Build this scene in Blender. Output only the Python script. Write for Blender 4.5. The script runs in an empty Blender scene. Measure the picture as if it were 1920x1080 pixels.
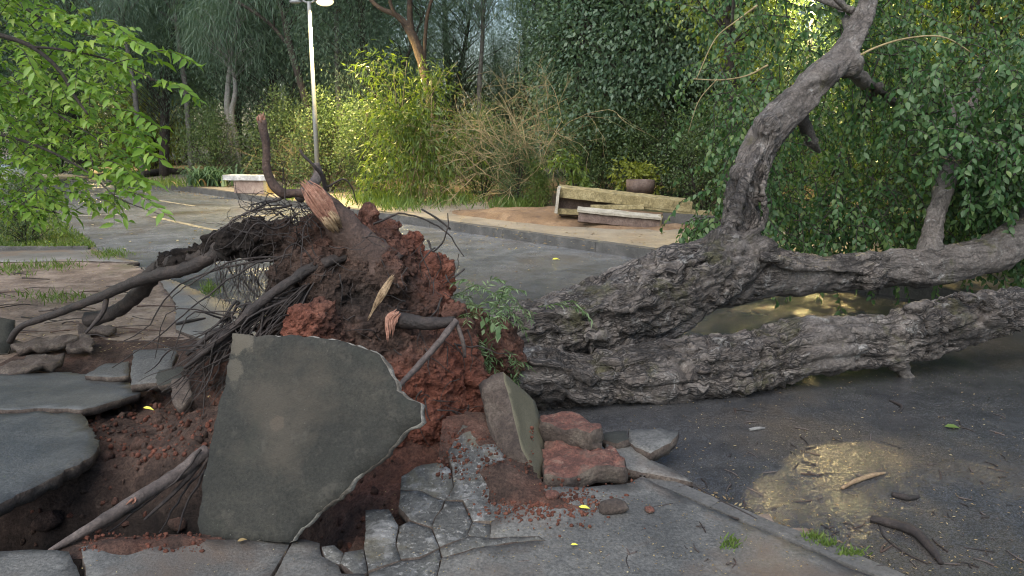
import bpy, math, random, time
import numpy as np
from mathutils import Vector, Matrix, geometry

# ------------------------------------------------------------------ camera, sky, light
SC = bpy.context.scene
COL = SC.collection
PITCH = math.radians(11.7); FPX = 1400.0; EYE = 1.65
cd = bpy.data.cameras.new('camera'); cam = bpy.data.objects.new('camera', cd); COL.objects.link(cam)
cam.location = (0, 0, EYE); cam.rotation_euler = (math.pi/2 - PITCH, 0, 0)
cd.sensor_width = 36; cd.lens = FPX/1920*36; cd.clip_start = .05; cd.clip_end = 1500
SC.camera = cam

W = bpy.data.worlds.new('World'); SC.world = W; W.use_nodes = True
nt = W.node_tree; bg = nt.nodes['Background']
sky = nt.nodes.new('ShaderNodeTexSky'); sky.sky_type = 'NISHITA'; sky.sun_disc = False
SUN_EL, SUN_AZ = math.radians(50), math.radians(205)   # az clockwise from +Y
sky.sun_elevation = SUN_EL; sky.sun_rotation = SUN_AZ; sky.air_density = 1.3; sky.dust_density = 1.0; sky.ozone_density = 1.5
nt.links.new(sky.outputs['Color'], bg.inputs['Color']); bg.inputs['Strength'].default_value = 0.05
sl = bpy.data.lights.new('sun', 'SUN'); so = bpy.data.objects.new('sun', sl); COL.objects.link(so)
sl.energy = 1.15; sl.angle = math.radians(70); sl.color = (1, .95, .88)
d_ = Vector((math.sin(SUN_AZ)*math.cos(SUN_EL), math.cos(SUN_AZ)*math.cos(SUN_EL), math.sin(SUN_EL)))
so.rotation_euler = d_.to_track_quat('Z', 'Y').to_euler()
SC.view_settings.view_transform = 'Standard'; SC.view_settings.look = 'None'
SC.view_settings.exposure = 2.1; SC.view_settings.gamma = 1; SC.view_settings.use_curve_mapping = False
SC.render.engine = 'CYCLES'
SC.cycles.use_denoising = True; SC.cycles.pixel_filter_type = 'BLACKMAN_HARRIS'; SC.cycles.filter_width = 1.1; SC.cycles.max_bounces = 6; SC.cycles.diffuse_bounces = 5; SC.cycles.glossy_bounces = 3
SC.cycles.transmission_bounces = 4; SC.cycles.transparent_max_bounces = 4; SC.cycles.sample_clamp_indirect = 6
LAMP_COL = (1, .74, .30)

# ------------------------------------------------------------------ projection (author's survey of the place)
cp, sp_ = math.cos(PITCH), math.sin(PITCH)
def ray(px, py):
    a = (px-960)/FPX; b = (540-py)/FPX
    return np.array([a, cp + b*sp_, -sp_ + b*cp])
def at(px, py, Y):
    r = ray(px, py); return np.array([0, 0, EYE]) + r*(Y/r[1])
def gp(px, py, z=0.):
    r = ray(px, py); return np.array([0, 0, EYE]) + r*((z-EYE)/r[2])
def onplane(px, py, p0, n):
    r = ray(px, py); o = np.array([0, 0, EYE]); return o + r*(np.dot(np.asarray(p0)-o, n)/np.dot(r, n))

# ------------------------------------------------------------------ noise
_rs = np.random.RandomState(7)
_perm = np.concatenate([_rs.permutation(256)]*3).astype(np.int64)
_g = _rs.normal(size=(256, 3)); _g /= np.linalg.norm(_g, axis=1)[:, None]
def pn(P):
    P = np.asarray(P, float); I = np.floor(P).astype(np.int64); f = P-I; I &= 255
    u = f*f*f*(f*(f*6-15)+10); out = 0
    for dx in (0, 1):
        wx = u[:, 0] if dx else 1-u[:, 0]
        for dy in (0, 1):
            wy = u[:, 1] if dy else 1-u[:, 1]
            for dz in (0, 1):
                wz = u[:, 2] if dz else 1-u[:, 2]
                h = _perm[_perm[_perm[(I[:, 0]+dx) & 255]+((I[:, 1]+dy) & 255)]+((I[:, 2]+dz) & 255)]
                out = out + wx*wy*wz*((f-np.array([dx, dy, dz]))*_g[h]).sum(1)
    return out*1.5
def fbm(P, o=4, g=.5):
    P = np.asarray(P, float); s = 0; a = 1.
    for k in range(o): s = s + a*pn(P*2**k+17.3*k); a *= g
    return s
def ridged(P, o=3):
    P = np.asarray(P, float); s = 0; a = 1.
    for k in range(o): s = s + a*(1-2*np.abs(pn(P*2**k+9.1*k))); a *= .5
    return s
R = random.Random(3); NR = np.random.RandomState(5)

# ------------------------------------------------------------------ materials
def _nodes(name):
    m = bpy.data.materials.new(name); m.use_nodes = True; n = m.node_tree.nodes
    return m, n, m.node_tree.links, n['Principled BSDF']
def ramp(n, l, fac, cols):
    r = n.new('ShaderNodeValToRGB'); e = r.color_ramp.elements
    while len(e) < len(cols): e.new(.5)
    for k, (p, c) in enumerate(cols): e[k].position = p; e[k].color = (*c, 1) if len(c) == 3 else c
    l.new(fac, r.inputs[0]); return r.outputs[0]
def noise(n, l, co, scale, detail=6, rough=.6, dist=0.):
    t = n.new('ShaderNodeTexNoise'); t.inputs['Scale'].default_value = scale; t.inputs['Detail'].default_value = detail
    t.inputs['Roughness'].default_value = rough; t.inputs['Distortion'].default_value = dist; l.new(co, t.inputs['Vector']); return t.outputs['Fac']
def math_(n, l, op, a, b):
    m = n.new('ShaderNodeMath'); m.operation = op
    for k, v in enumerate((a, b)):
        if isinstance(v, (int, float)): m.inputs[k].default_value = v
        else: l.new(v, m.inputs[k])
    return m.outputs[0]
def mixc(n, l, fac, a, b, mode='MIX'):
    m = n.new('ShaderNodeMix'); m.data_type = 'RGBA'; m.blend_type = mode
    for i, v in ((0, fac), (6, a), (7, b)):
        if isinstance(v, (int, float)): m.inputs[i].default_value = v
        elif isinstance(v, tuple): m.inputs[i].default_value = (*v, 1)
        else: l.new(v, m.inputs[i])
    return m.outputs[2]
def coord(n, kind):
    if kind == 'world': return n.new('ShaderNodeNewGeometry').outputs['Position']
    return n.new('ShaderNodeTexCoord').outputs[kind]
def bump(n, l, h, bs, strength, dist):
    b = n.new('ShaderNodeBump'); b.inputs['Strength'].default_value = strength; b.inputs['Distance'].default_value = dist
    l.new(h, b.inputs['Height']); l.new(b.outputs[0], bs.inputs['Normal']); return b
def surf(name, cols, scale=3., fine=60., finec=(.55, 1.5), rough=(.55, .9), bmp=(40., .6, .01), kind='world', detail=8, dist=.3, spots=None, spec=.5):
    """mottled mineral surface: a macro ramp, a fine grain, roughness that varies, grain relief"""
    m, n, l, b = _nodes(name); co = coord(n, kind)
    c = ramp(n, l, noise(n, l, co, scale, detail, .62, dist), cols)
    f = noise(n, l, co, fine, 5, .7)
    c = mixc(n, l, 1., c, ramp(n, l, f, [(.3, (finec[0],)*3), (.72, (finec[1],)*3)]), 'MULTIPLY')
    if spots:
        for (sc_, lo, hi, sc_col, amt) in spots:
            k = ramp(n, l, noise(n, l, co, sc_, 6, .65, .4), [(lo, (0, 0, 0)), (hi, (amt,)*3)])
            c = mixc(n, l, k, c, sc_col)
    l.new(c, b.inputs['Base Color'])
    l.new(math_(n, l, 'ADD', math_(n, l, 'MULTIPLY', noise(n, l, co, scale*1.7, 6), rough[1]-rough[0]), rough[0]), b.inputs['Roughness'])
    b.inputs['Specular IOR Level'].default_value = spec
    bump(n, l, noise(n, l, co, bmp[0], 8, .7), b, bmp[1], bmp[2])
    return m
def plain(name, c, rough=.6, metal=0., var=.3, scale=25., kind='Object', b=0.3):
    lo = tuple(x*(1-var) for x in c); hi = tuple(min(1, x*(1+var)) for x in c)
    m = surf(name, [(.3, lo), (.7, hi)], scale, scale*6, (.8, 1.2), (rough*.85, min(1, rough*1.15)), (scale*4, b, .004), kind)
    m.node_tree.nodes['Principled BSDF'].inputs['Metallic'].default_value = metal; return m
def leafm(name, cols, trans=.35, rough=.42, spec=.4):
    m, n, l, b = _nodes(name)
    g = n.new('ShaderNodeNewGeometry')
    f = math_(n, l, 'ADD', math_(n, l, 'MULTIPLY', g.outputs['Random Per Island'], .55),
              math_(n, l, 'MULTIPLY', noise(n, l, g.outputs['Position'], 1.1, 4), .55))
    k = len(cols); c = ramp(n, l, f, [(.15+.7*i/(k-1), x) for i, x in enumerate(cols)])
    l.new(c, b.inputs['Base Color']); b.inputs['Roughness'].default_value = rough; b.inputs['Specular IOR Level'].default_value = spec
    t = n.new('ShaderNodeBsdfTranslucent'); l.new(mixc(n, l, 1., c, (1.25, 1.3, .7), 'MULTIPLY'), t.inputs['Color'])
    x = n.new('ShaderNodeMixShader'); x.inputs[0].default_value = trans
    l.new(b.outputs[0], x.inputs[1]); l.new(t.outputs[0], x.inputs[2]); l.new(x.outputs[0], n['Material Output'].inputs['Surface'])
    return m

def make_road_mat():
    m, n, l, b = _nodes('wet_asphalt'); co = coord(n, 'world')
    big = noise(n, l, co, .8, 7, .6, .6); mid = noise(n, l, co, 5, 9, .7, .1)
    grit = noise(n, l, co, 190, 3, .7)
    c = ramp(n, l, mid, [(.3, (.026, .027, .029)), (.55, (.045, .045, .046)), (.8, (.075, .072, .068))])
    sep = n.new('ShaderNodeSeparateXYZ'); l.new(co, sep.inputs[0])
    worn = math_(n, l, 'ADD', math_(n, l, 'MULTIPLY', math_(n, l, 'SUBTRACT', sep.outputs[1], 6.2), .16), math_(n, l, 'MULTIPLY', math_(n, l, 'SUBTRACT', big, .5), 1.6))  # far asphalt paled by sky sheen painted into its colour, rather than by wear
    sky_sheen = ramp(n, l, worn, [(.15, (0, 0, 0)), (.75, (1, 1, 1))])
    c = mixc(n, l, sky_sheen, c, ramp(n, l, mid, [(.3, (.10, .105, .112)), (.55, (.16, .165, .172)), (.8, (.22, .222, .222))]))
    silt = ramp(n, l, big, [(.5, (0, 0, 0)), (.68, (.7, .7, .7))])
    c = mixc(n, l, silt, c, (.085, .068, .05))
    c = mixc(n, l, 1., c, ramp(n, l, grit, [(.35, (.5,)*3), (.7, (1.7,)*3)]), 'MULTIPLY')
    l.new(c, b.inputs['Base Color'])
    wet = noise(n, l, co, 1.3, 6, .55, .5)
    l.new(ramp(n, l, wet, [(.36, (.12,)*3), (.5, (.20,)*3), (.66, (.34,)*3)]), b.inputs['Roughness'])
    b.inputs['Specular IOR Level'].default_value = .55
    h = math_(n, l, 'MULTIPLY', math_(n, l, 'ADD', noise(n, l, co, 85, 4, .75), math_(n, l, 'MULTIPLY', noise(n, l, co, 9, 3), .8)),
              ramp(n, l, wet, [(.36, (.12,)*3), (.52, (1,)*3)]))
    bp = bump(n, l, h, b, .8, .0028)
    vo = n.new('ShaderNodeTexVoronoi'); vo.inputs['Scale'].default_value = 165; l.new(co, vo.inputs['Vector'])
    a1 = n.new('ShaderNodeVectorMath'); a1.operation = 'SUBTRACT'; l.new(vo.outputs['Color'], a1.inputs[0]); a1.inputs[1].default_value = (.5, .5, .5)
    a2 = n.new('ShaderNodeVectorMath'); a2.operation = 'SCALE'; l.new(a1.outputs[0], a2.inputs[0]); l.new(math_(n, l, 'MULTIPLY', ramp(n, l, wet, [(.34, (.25,)*3), (.5, (1,)*3)]), .48), a2.inputs['Scale'])
    a3 = n.new('ShaderNodeVectorMath'); a3.operation = 'ADD'; l.new(bp.outputs[0], a3.inputs[0]); l.new(a2.outputs[0], a3.inputs[1])
    a4 = n.new('ShaderNodeVectorMath'); a4.operation = 'NORMALIZE'; l.new(a3.outputs[0], a4.inputs[0]); l.new(a4.outputs[0], b.inputs['Normal'])
    return m
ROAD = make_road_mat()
CONC = surf('damp_concrete', [(.25, (.045, .045, .043)), (.5, (.086, .084, .078)), (.75, (.15, .143, .128))], 2.6, 70, (.45, 1.65), (.35, .8), (90, .9, .007),
            spots=[(1.3, .5, .66, (.105, .075, .055), .75), (3.5, .58, .7, (.24, .235, .22), .5), (60, .68, .74, (.42, .41, .38), .6)])
CRACKC = surf('cracked_concrete', [(.25, (.038, .038, .036)), (.5, (.068, .067, .062)), (.75, (.11, .105, .09))], 5, 60, (.4, 1.7), (.45, .85), (70, 1., .01),
              spots=[(7, .54, .66, (.27, .27, .265), .6), (40, .56, .66, (.4, .39, .37), .5), (3, .56, .66, (.10, .085, .045), .5)])
SLABT = surf('dark_slab_face', [(.25, (.013, .0142, .011)), (.5, (.022, .0225, .018)), (.8, (.042, .039, .030))], 2.6, 75, (.55, 1.6), (.7, .95), (110, .8, .008), 'Object',
             spots=[(1.7, .54, .66, (.066, .056, .04), .55), (5, .56, .75, (.024, .03, .022), .6), (60, .68, .74, (.2, .19, .17), .6)])
CONCD = surf('dark_damp_concrete', [(.25, (.035, .036, .036)), (.5, (.06, .06, .058)), (.8, (.10, .098, .09))], 4, 70, (.45, 1.7), (.5, .8), (80, .9, .008), 'Object', spots=[(4, .55, .68, (.08, .06, .045), .6)])
def add_blot(m, spots):
    n, l = m.node_tree.nodes, m.node_tree.links; b = n['Principled BSDF']; src = b.inputs['Base Color'].links[0].from_socket; co = coord(n, 'world'); w = noise(n, l, co, 9, 8, .7)
    for (p, r, col, amt) in spots:
        d = n.new('ShaderNodeVectorMath'); d.operation = 'DISTANCE'; l.new(co, d.inputs[0]); d.inputs[1].default_value = tuple(p)
        f = math_(n, l, 'ADD', math_(n, l, 'DIVIDE', d.outputs['Value'], r), math_(n, l, 'MULTIPLY', math_(n, l, 'SUBTRACT', w, .5), 2.6))
        src = mixc(n, l, ramp(n, l, f, [(.75, (amt,)*3), (1.0, (0, 0, 0))]), src, col)
    l.new(src, b.inputs['Base Color'])
SLABX = surf('dark_slab_face_stained', [(.25, (.009, .0095, .0072)), (.5, (.016, .016, .0125)), (.8, (.034, .031, .023))], 2.6, 75, (.45, 1.8), (.75, .95), (110, .8, .008), 'world',
             spots=[(1.9, .50, .64, (.055, .046, .034), .6), (5, .56, .75, (.017, .021, .015), .6), (11, .58, .68, (.055, .05, .04), .5), (26, .62, .7, (.007, .0075, .006), .6), (60, .67, .74, (.18, .17, .15), .6)])
SLABB = surf('blue_slab_face', [(.25, (.032, .035, .037)), (.5, (.050, .053, .054)), (.8, (.095, .095, .09))], 3., 70, (.5, 1.6), (.32, .65), (90, .8, .007), 'Object',
             spots=[(55, .7, .75, (.4, .4, .4), .5)])
SLABO = surf('olive_slab_face', [(.25, (.085, .075, .045)), (.5, (.11, .098, .062)), (.8, (.15, .13, .085))], 4, 110, (.7, 1.3), (.6, .9), (120, .5, .004), 'Object')
SLABE = surf('broken_concrete_edge', [(.35, (.05, .04, .033)), (.48, (.13, .115, .095)), (.6, (.34, .32, .28))], 6, 70, (.5, 1.5), (.8, .95), (60, 1., .015), 'Object')
SLABD = surf('dirty_slab_edge', [(.3, (.03, .021, .017)), (.5, (.07, .052, .042)), (.75, (.15, .125, .1))], 9, 70, (.5, 1.5), (.8, .95), (50, 1., .02), 'Object')
REDCHUNK = surf('red_clay_crust', [(.3, (.06, .028, .022)), (.5, (.14, .058, .042)), (.75, (.25, .13, .095))], 9, 60, (.35, 1.7), (.85, 1), (40, 1., .03), 'Object',
                spots=[(8, .5, .62, (.10, .07, .055), .8), (20, .58, .7, (.3, .22, .17), .6)])
DIRT = surf('brown_dirt', [(.25, (.05, .034, .024)), (.5, (.13, .092, .068)), (.75, (.25, .195, .15))], 2.4, 34, (.45, 1.6), (.6, .95), (26, .8, .018),
            spots=[(3, .5, .64, (.27, .215, .17), .75), (6, .58, .68, (.05, .034, .025), .8), (.9, .58, .7, (.09, .095, .04), .5)])
SOILM = None
def make_soil(name):
    m, n, l, b = _nodes(name); co = coord(n, 'world')
    a = n.new('ShaderNodeAttribute'); a.attribute_name = 'red'
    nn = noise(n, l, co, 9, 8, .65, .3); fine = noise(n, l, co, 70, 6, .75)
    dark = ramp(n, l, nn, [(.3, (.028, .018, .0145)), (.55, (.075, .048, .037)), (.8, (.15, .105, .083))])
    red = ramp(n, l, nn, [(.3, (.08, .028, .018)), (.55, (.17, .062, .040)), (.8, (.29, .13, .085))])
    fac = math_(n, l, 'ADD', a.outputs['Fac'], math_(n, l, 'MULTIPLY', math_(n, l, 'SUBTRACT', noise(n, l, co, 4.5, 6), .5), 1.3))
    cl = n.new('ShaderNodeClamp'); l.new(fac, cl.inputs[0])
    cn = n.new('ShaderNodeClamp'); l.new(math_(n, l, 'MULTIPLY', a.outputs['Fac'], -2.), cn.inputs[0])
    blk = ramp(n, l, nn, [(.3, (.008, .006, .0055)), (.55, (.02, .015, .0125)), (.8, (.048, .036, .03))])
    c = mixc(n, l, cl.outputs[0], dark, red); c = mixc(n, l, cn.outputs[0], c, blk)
    c = mixc(n, l, 1., c, ramp(n, l, fine, [(.3, (.35,)*3), (.72, (1.9,)*3)]), 'MULTIPLY')
    l.new(c, b.inputs['Base Color']); b.inputs['Roughness'].default_value = .92; b.inputs['Specular IOR Level'].default_value = .25
    h = math_(n, l, 'ADD', noise(n, l, co, 38, 8, .75), math_(n, l, 'MULTIPLY', noise(n, l, co, 120, 4, .7), .35))
    bump(n, l, h, b, 1., .03)
    return m
SOILM = make_soil('root_soil')
def make_bark():
    m, n, l, b = _nodes('ficus_bark'); co = coord(n, 'world')
    a = n.new('ShaderNodeAttribute'); a.attribute_name = 'bark'; u = a.outputs['Vector']
    wv = n.new('ShaderNodeTexNoise'); wv.inputs['Scale'].default_value = 1.3; wv.inputs['Detail'].default_value = 4; l.new(u, wv.inputs['Vector'])
    uw = n.new('ShaderNodeVectorMath'); uw.operation = 'MULTIPLY_ADD'; l.new(wv.outputs['Color'], uw.inputs[0]); uw.inputs[1].default_value = (1.3, 1.3, 1.3); l.new(u, uw.inputs[2]); uw = uw.outputs[0]
    g = noise(n, l, uw, .9, 9, .7, .6)
    v = n.new('ShaderNodeTexVoronoi'); v.feature = 'DISTANCE_TO_EDGE'; v.inputs['Scale'].default_value = 1.15; l.new(uw, v.inputs['Vector'])
    v2 = n.new('ShaderNodeTexVoronoi'); v2.feature = 'DISTANCE_TO_EDGE'; v2.inputs['Scale'].default_value = 3.1; l.new(uw, v2.inputs['Vector'])
    rgh = n.new('ShaderNodeAttribute'); rgh.attribute_name = 'coarse'
    smooth_c = ramp(n, l, noise(n, l, co, 6, 8, .68, .6), [(.25, (.06, .05, .044)), (.45, (.14, .12, .106)), (.62, (.20, .178, .16)), (.8, (.31, .285, .265))])
    rough_c = ramp(n, l, g, [(.28, (.028, .022, .019)), (.42, (.095, .078, .067)), (.56, (.185, .16, .14)), (.70, (.29, .265, .24)), (.82, (.42, .4, .375))])
    c = mixc(n, l, rgh.outputs['Fac'], smooth_c, rough_c)
    ck = math_(n, l, 'MULTIPLY', ramp(n, l, v.outputs['Distance'], [(0, (1,)*3), (.10, (0,)*3)]), ramp(n, l, noise(n, l, co, 4, 4), [(.36, (0,)*3), (.5, (1,)*3)]))
    ck2 = math_(n, l, 'MULTIPLY', ramp(n, l, v2.outputs['Distance'], [(0, (1,)*3), (.12, (0,)*3)]), ramp(n, l, noise(n, l, co, 6, 4), [(.42, (0,)*3), (.56, (.9,)*3)]))
    cks = math_(n, l, 'MULTIPLY', math_(n, l, 'MAXIMUM', ck, ck2), rgh.outputs['Fac'])
    c = mixc(n, l, cks, c, (.014, .011, .010))
    li = ramp(n, l, noise(n, l, co, 7, 8, .72, .8), [(.58, (0, 0, 0)), (.66, (.75,)*3)])
    c = mixc(n, l, li, c, (.36, .35, .33))
    mo = ramp(n, l, noise(n, l, co, 3.1, 8, .72, .5), [(.56, (0, 0, 0)), (.66, (.75,)*3)])
    c = mixc(n, l, mo, c, (.085, .08, .03))
    dk = ramp(n, l, noise(n, l, co, 1.9, 6, .65, .6), [(.5, (0, 0, 0)), (.62, (.8,)*3)])
    c = mixc(n, l, dk, c, (.032, .026, .022))
    c = mixc(n, l, 1., c, ramp(n, l, noise(n, l, co, 48, 7, .8), [(.3, (.35,)*3), (.5, (.95,)*3), (.7, (1.8,)*3)]), 'MULTIPLY')
    l.new(c, b.inputs['Base Color'])
    l.new(ramp(n, l, noise(n, l, co, 8, 6), [(.3, (.38,)*3), (.7, (.85,)*3)]), b.inputs['Roughness']); b.inputs['Specular IOR Level'].default_value = .5
    h = math_(n, l, 'ADD', math_(n, l, 'MULTIPLY', g, 1.5), math_(n, l, 'MULTIPLY', noise(n, l, co, 45, 8, .8), .8))
    h = math_(n, l, 'SUBTRACT', h, math_(n, l, 'MULTIPLY', cks, .9))
    bump(n, l, h, b, 1., .026)
    return m
BARK = make_bark()
ROOTM = surf('muddy_root', [(.3, (.010, .0075, .0065)), (.55, (.028, .020, .017)), (.8, (.062, .045, .036))], 9, 60, (.5, 1.6), (.45, .85), (45, 1., .015))
ROOTR = surf('reddish_root', [(.3, (.032, .018, .013)), (.55, (.07, .042, .031)), (.8, (.125, .08, .06))], 9, 60, (.5, 1.6), (.5, .9), (45, 1., .015))
ROOTG = surf('grey_root', [(.3, (.04, .03, .026)), (.55, (.085, .066, .058)), (.8, (.15, .125, .11))], 9, 60, (.5, 1.6), (.5, .9), (45, 1., .01))
WOODP = surf('split_pink_wood', [(.3, (.17, .075, .048)), (.5, (.26, .125, .083)), (.75, (.40, .24, .17))], 34, 110, (.7, 1.3), (.6, .9), (70, .8, .006))
WOODY = surf('pale_split_wood', [(.3, (.12, .07, .035)), (.5, (.22, .15, .085)), (.75, (.42, .31, .19))], 26, 110, (.7, 1.3), (.6, .9), (70, .8, .006))
TRUNKD = surf('dark_tree_bark', [(.3, (.016, .013, .011)), (.55, (.04, .031, .025)), (.8, (.08, .064, .052))], 6, 40, (.5, 1.5), (.8, 1), (30, 1., .03), 'Object')
TRUNKP = surf('pale_tree_bark', [(.3, (.11, .105, .098)), (.55, (.2, .195, .185)), (.8, (.3, .295, .285))], 4, 30, (.6, 1.4), (.7, .95), (25, .6, .02), 'Object')
TRUNKG = surf('grey_tree_bark', [(.3, (.05, .046, .042)), (.55, (.095, .09, .082)), (.8, (.16, .155, .145))], 5, 30, (.6, 1.4), (.7, .95), (25, .8, .02), 'Object')
TRUNKO = surf('brown_tree_bark', [(.3, (.025, .016, .010)), (.55, (.06, .038, .022)), (.8, (.11, .07, .04))], 6, 40, (.5, 1.5), (.7, .95), (30, 1., .03), 'Object')
TWIGM = surf('dry_twig', [(.3, (.18, .14, .065)), (.6, (.30, .24, .125)), (.8, (.42, .35, .2))], 5, 40, (.6, 1.4), (.8, 1), (30, .4, .005), 'Object')
L_FEATH = leafm('feathery_leaf', [(.05, .098, .066), (.085, .138, .095), (.14, .195, .135)], .38, .5)
L_BROAD = leafm('dark_broad_leaf', [(.05, .095, .058), (.085, .14, .088), (.135, .19, .115)], .4, .38)
L_BUSH = leafm('bush_leaf', [(.042, .075, .032), (.07, .115, .045), (.115, .155, .062)], .38, .45)
L_BAMB = leafm('yellow_green_leaf', [(.05, .095, .018), (.095, .15, .03), (.16, .21, .045)], .4, .45)
L_LAMPLIT = leafm('lamplit_green_leaf', [(.08, .12, .022), (.14, .19, .035), (.21, .26, .05)], .45, .45)  # leaves brightened in colour to look lit by the lamp behind
L_YEL = leafm('bright_yellow_green_leaf', [(.11, .14, .02), (.17, .2, .03), (.25, .27, .05)], .4, .45)
L_FICUS = leafm('hanging_ficus_leaf', [(.026, .07, .024), (.046, .105, .036), (.08, .15, .055), (.16, .22, .075)], .4, .36, .35)
L_FORE = leafm('fresh_green_leaf', [(.06, .13, .02), (.11, .215, .03), (.18, .30, .045), (.28, .37, .075)], .42, .4)
L_SPRIG = leafm('pale_sprig_leaf', [(.07, .13, .05), (.12, .19, .08), (.19, .26, .13)], .35, .45)
L_STRAP = leafm('strap_leaf', [(.05, .10, .055), (.09, .16, .085), (.15, .22, .12)], .3, .4)
L_GRASS = leafm('grass_blade', [(.06, .10, .02), (.09, .15, .03), (.15, .2, .05)], .35, .5)
L_DEAD = leafm('dead_leaf', [(.06, .035, .018), (.13, .085, .04), (.28, .2, .09), (.40, .34, .2)], .2, .6)
GALV = plain('galvanised_steel', (.21, .215, .21), .55, .3, .12, 8)
LAMPH = plain('lamp_housing_grey', (.16, .165, .17), .45, .2, .1, 8)

# ------------------------------------------------------------------ mesh helpers
def tag(o, label=None, cat=None, group=None, kind=None):
    if label: o['label'] = label
    if cat: o['category'] = cat
    if group: o['group'] = group
    if kind: o['kind'] = kind
    return o
def mesh(name, V, F, mats, mi=None, smooth=False):
    V = np.asarray(V, np.float32); me = bpy.data.meshes.new(name)
    if isinstance(F, np.ndarray):
        k = F.shape[1]; flat = F.ravel(); st = np.arange(len(F))*k; tot = np.full(len(F), k)
    else:
        tot = np.array([len(f) for f in F]); flat = np.concatenate([np.asarray(f) for f in F]); st = np.concatenate([[0], np.cumsum(tot)[:-1]])
    me.vertices.add(len(V)); me.vertices.foreach_set('co', V.ravel())
    me.loops.add(len(flat)); me.loops.foreach_set('vertex_index', flat.astype(np.int32))
    me.polygons.add(len(tot)); me.polygons.foreach_set('loop_start', st.astype(np.int32)); me.polygons.foreach_set('loop_total', tot.astype(np.int32))
    for m in (mats if isinstance(mats, (list, tuple)) else [mats]): me.materials.append(m)
    if mi is not None: me.polygons.foreach_set('material_index', np.asarray(mi, np.int32))
    if smooth: me.polygons.foreach_set('use_smooth', np.ones(len(tot), bool))
    me.update(calc_edges=True); me.validate(); return me
def obj(name, me, parent=None, loc=None):
    o = bpy.data.objects.new(name, me); COL.objects.link(o)
    if loc is not None: o.location = tuple(loc)
    if parent is not None: o.parent = parent
    return o
def empty(name, loc=(0, 0, 0), **k):
    o = obj(name, None, None, loc); return tag(o, **k)
def mk(name, V, F, mats, parent=None, smooth=False, mi=None, origin=None):
    """one mesh object; V in world (or in its parent's space when the parent stands elsewhere)"""
    V = np.asarray(V, float)
    if origin is None: return obj(name, mesh(name, V, F, mats, mi, smooth), parent)
    origin = np.asarray(origin, float)
    return obj(name, mesh(name, V-origin, F, mats, mi, smooth), parent, origin)
def attr(me, name, a):
    a = np.asarray(a, np.float32)
    if a.ndim == 1: me.attributes.new(name, 'FLOAT', 'POINT').data.foreach_set('value', a)
    else: me.attributes.new(name, 'FLOAT_VECTOR', 'POINT').data.foreach_set('vector', a.ravel())
def spline(pts, n):
    """Catmull-Rom through pts (any columns), n samples"""
    P = np.asarray(pts, float); P = np.vstack([2*P[0]-P[1], P, 2*P[-1]-P[-2]]); m = len(P)-3
    t = np.linspace(0, m, n); i = np.minimum(t.astype(int), m-1); f = (t-i)[:, None]
    a, b, c, d = P[i], P[i+1], P[i+2], P[i+3]
    return .5*((2*b)+(c-a)*f+(2*a-5*b+4*c-d)*f**2+(3*b-a-3*c+d)*f**3)
def tube(P, r, sides=6, cap=True):
    P = np.asarray(P, float); n = len(P); r = np.broadcast_to(np.asarray(r, float), (n,))
    T = np.gradient(P, axis=0); T /= np.linalg.norm(T, axis=1)[:, None]+1e-9
    u = np.cross(T[0], [0, 0, 1.]);
    if np.linalg.norm(u) < .1: u = np.cross(T[0], [1., 0, 0])
    u /= np.linalg.norm(u); U = np.empty((n, 3))
    for k in range(n):
        u = u-T[k]*np.dot(u, T[k]); u /= np.linalg.norm(u)+1e-9; U[k] = u
    B = np.cross(T, U); a = np.arange(sides)*2*np.pi/sides
    V = (P[:, None]+r[:, None, None]*(np.cos(a)[None, :, None]*U[:, None]+np.sin(a)[None, :, None]*B[:, None])).reshape(-1, 3)
    i = np.arange(n-1)[:, None]*sides; j = np.arange(sides)[None]; k = (j+1) % sides
    F = np.stack([i+j, i+k, i+sides+k, i+sides+j], -1).reshape(-1, 4)
    if cap:
        V = np.vstack([V, P[0], P[-1]]); a0, a1 = n*sides, n*sides+1; jj = np.arange(sides); kk = (jj+1) % sides
        F = list(F)+[np.array([a0, k_, j_]) for j_, k_ in zip(jj, kk)]+[np.array([a1, (n-1)*sides+j_, (n-1)*sides+k_]) for j_, k_ in zip(jj, kk)]
    return V, F
def join(parts):
    Vs, Fs, o = [], [], 0
    arr = all(isinstance(f, np.ndarray) for _, f in parts)
    for v, f in parts:
        Vs.append(v); Fs.append(f+o) if arr else Fs.extend([np.asarray(x)+o for x in f]); o += len(v)
    return np.vstack(Vs), (np.vstack(Fs) if arr else Fs)
def twigs(paths, sides=4):
    return join([tube(p, r, sides, False) for p, r in paths])
def unit(v): v = np.asarray(v, float); return v/(np.linalg.norm(v, axis=-1, keepdims=True)+1e-9)
TPL = {
 'diamond': (np.array([(0, 0, 0), (.42, .5, .06), (1, 0, -.05), (.42, -.5, .06)]), np.array([(0, 1, 2, 3)])),
 'ovate': (np.array([(0, 0, 0), (.28, .46, .07), (.62, .42, .05), (1, 0, -.14), (.62, -.42, .05), (.28, -.46, .07), (.3, 0, 0), (.64, 0, -.02)]),
           np.array([(0, 1, 2, 7), (0, 7, 4, 5), (7, 2, 3, 4)])),
 'curled': (np.array([(0, 0, 0), (.25, .40, .16), (.6, .36, .06), (.95, .05, -.34), (.6, -.40, .12), (.3, -.44, .2), (.3, 0, .03), (.64, 0, -.05)]), np.array([(0, 1, 2, 7), (0, 7, 4, 5), (7, 2, 3, 4)])),
 'strip': (np.array([(0, .5, 0), (0, -.5, 0), (.5, -.5, .0), (.5, .5, 0), (1, -.15, -.12), (1, .15, -.12)]), np.array([(0, 1, 2, 3), (3, 2, 4, 5)])),
}
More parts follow.
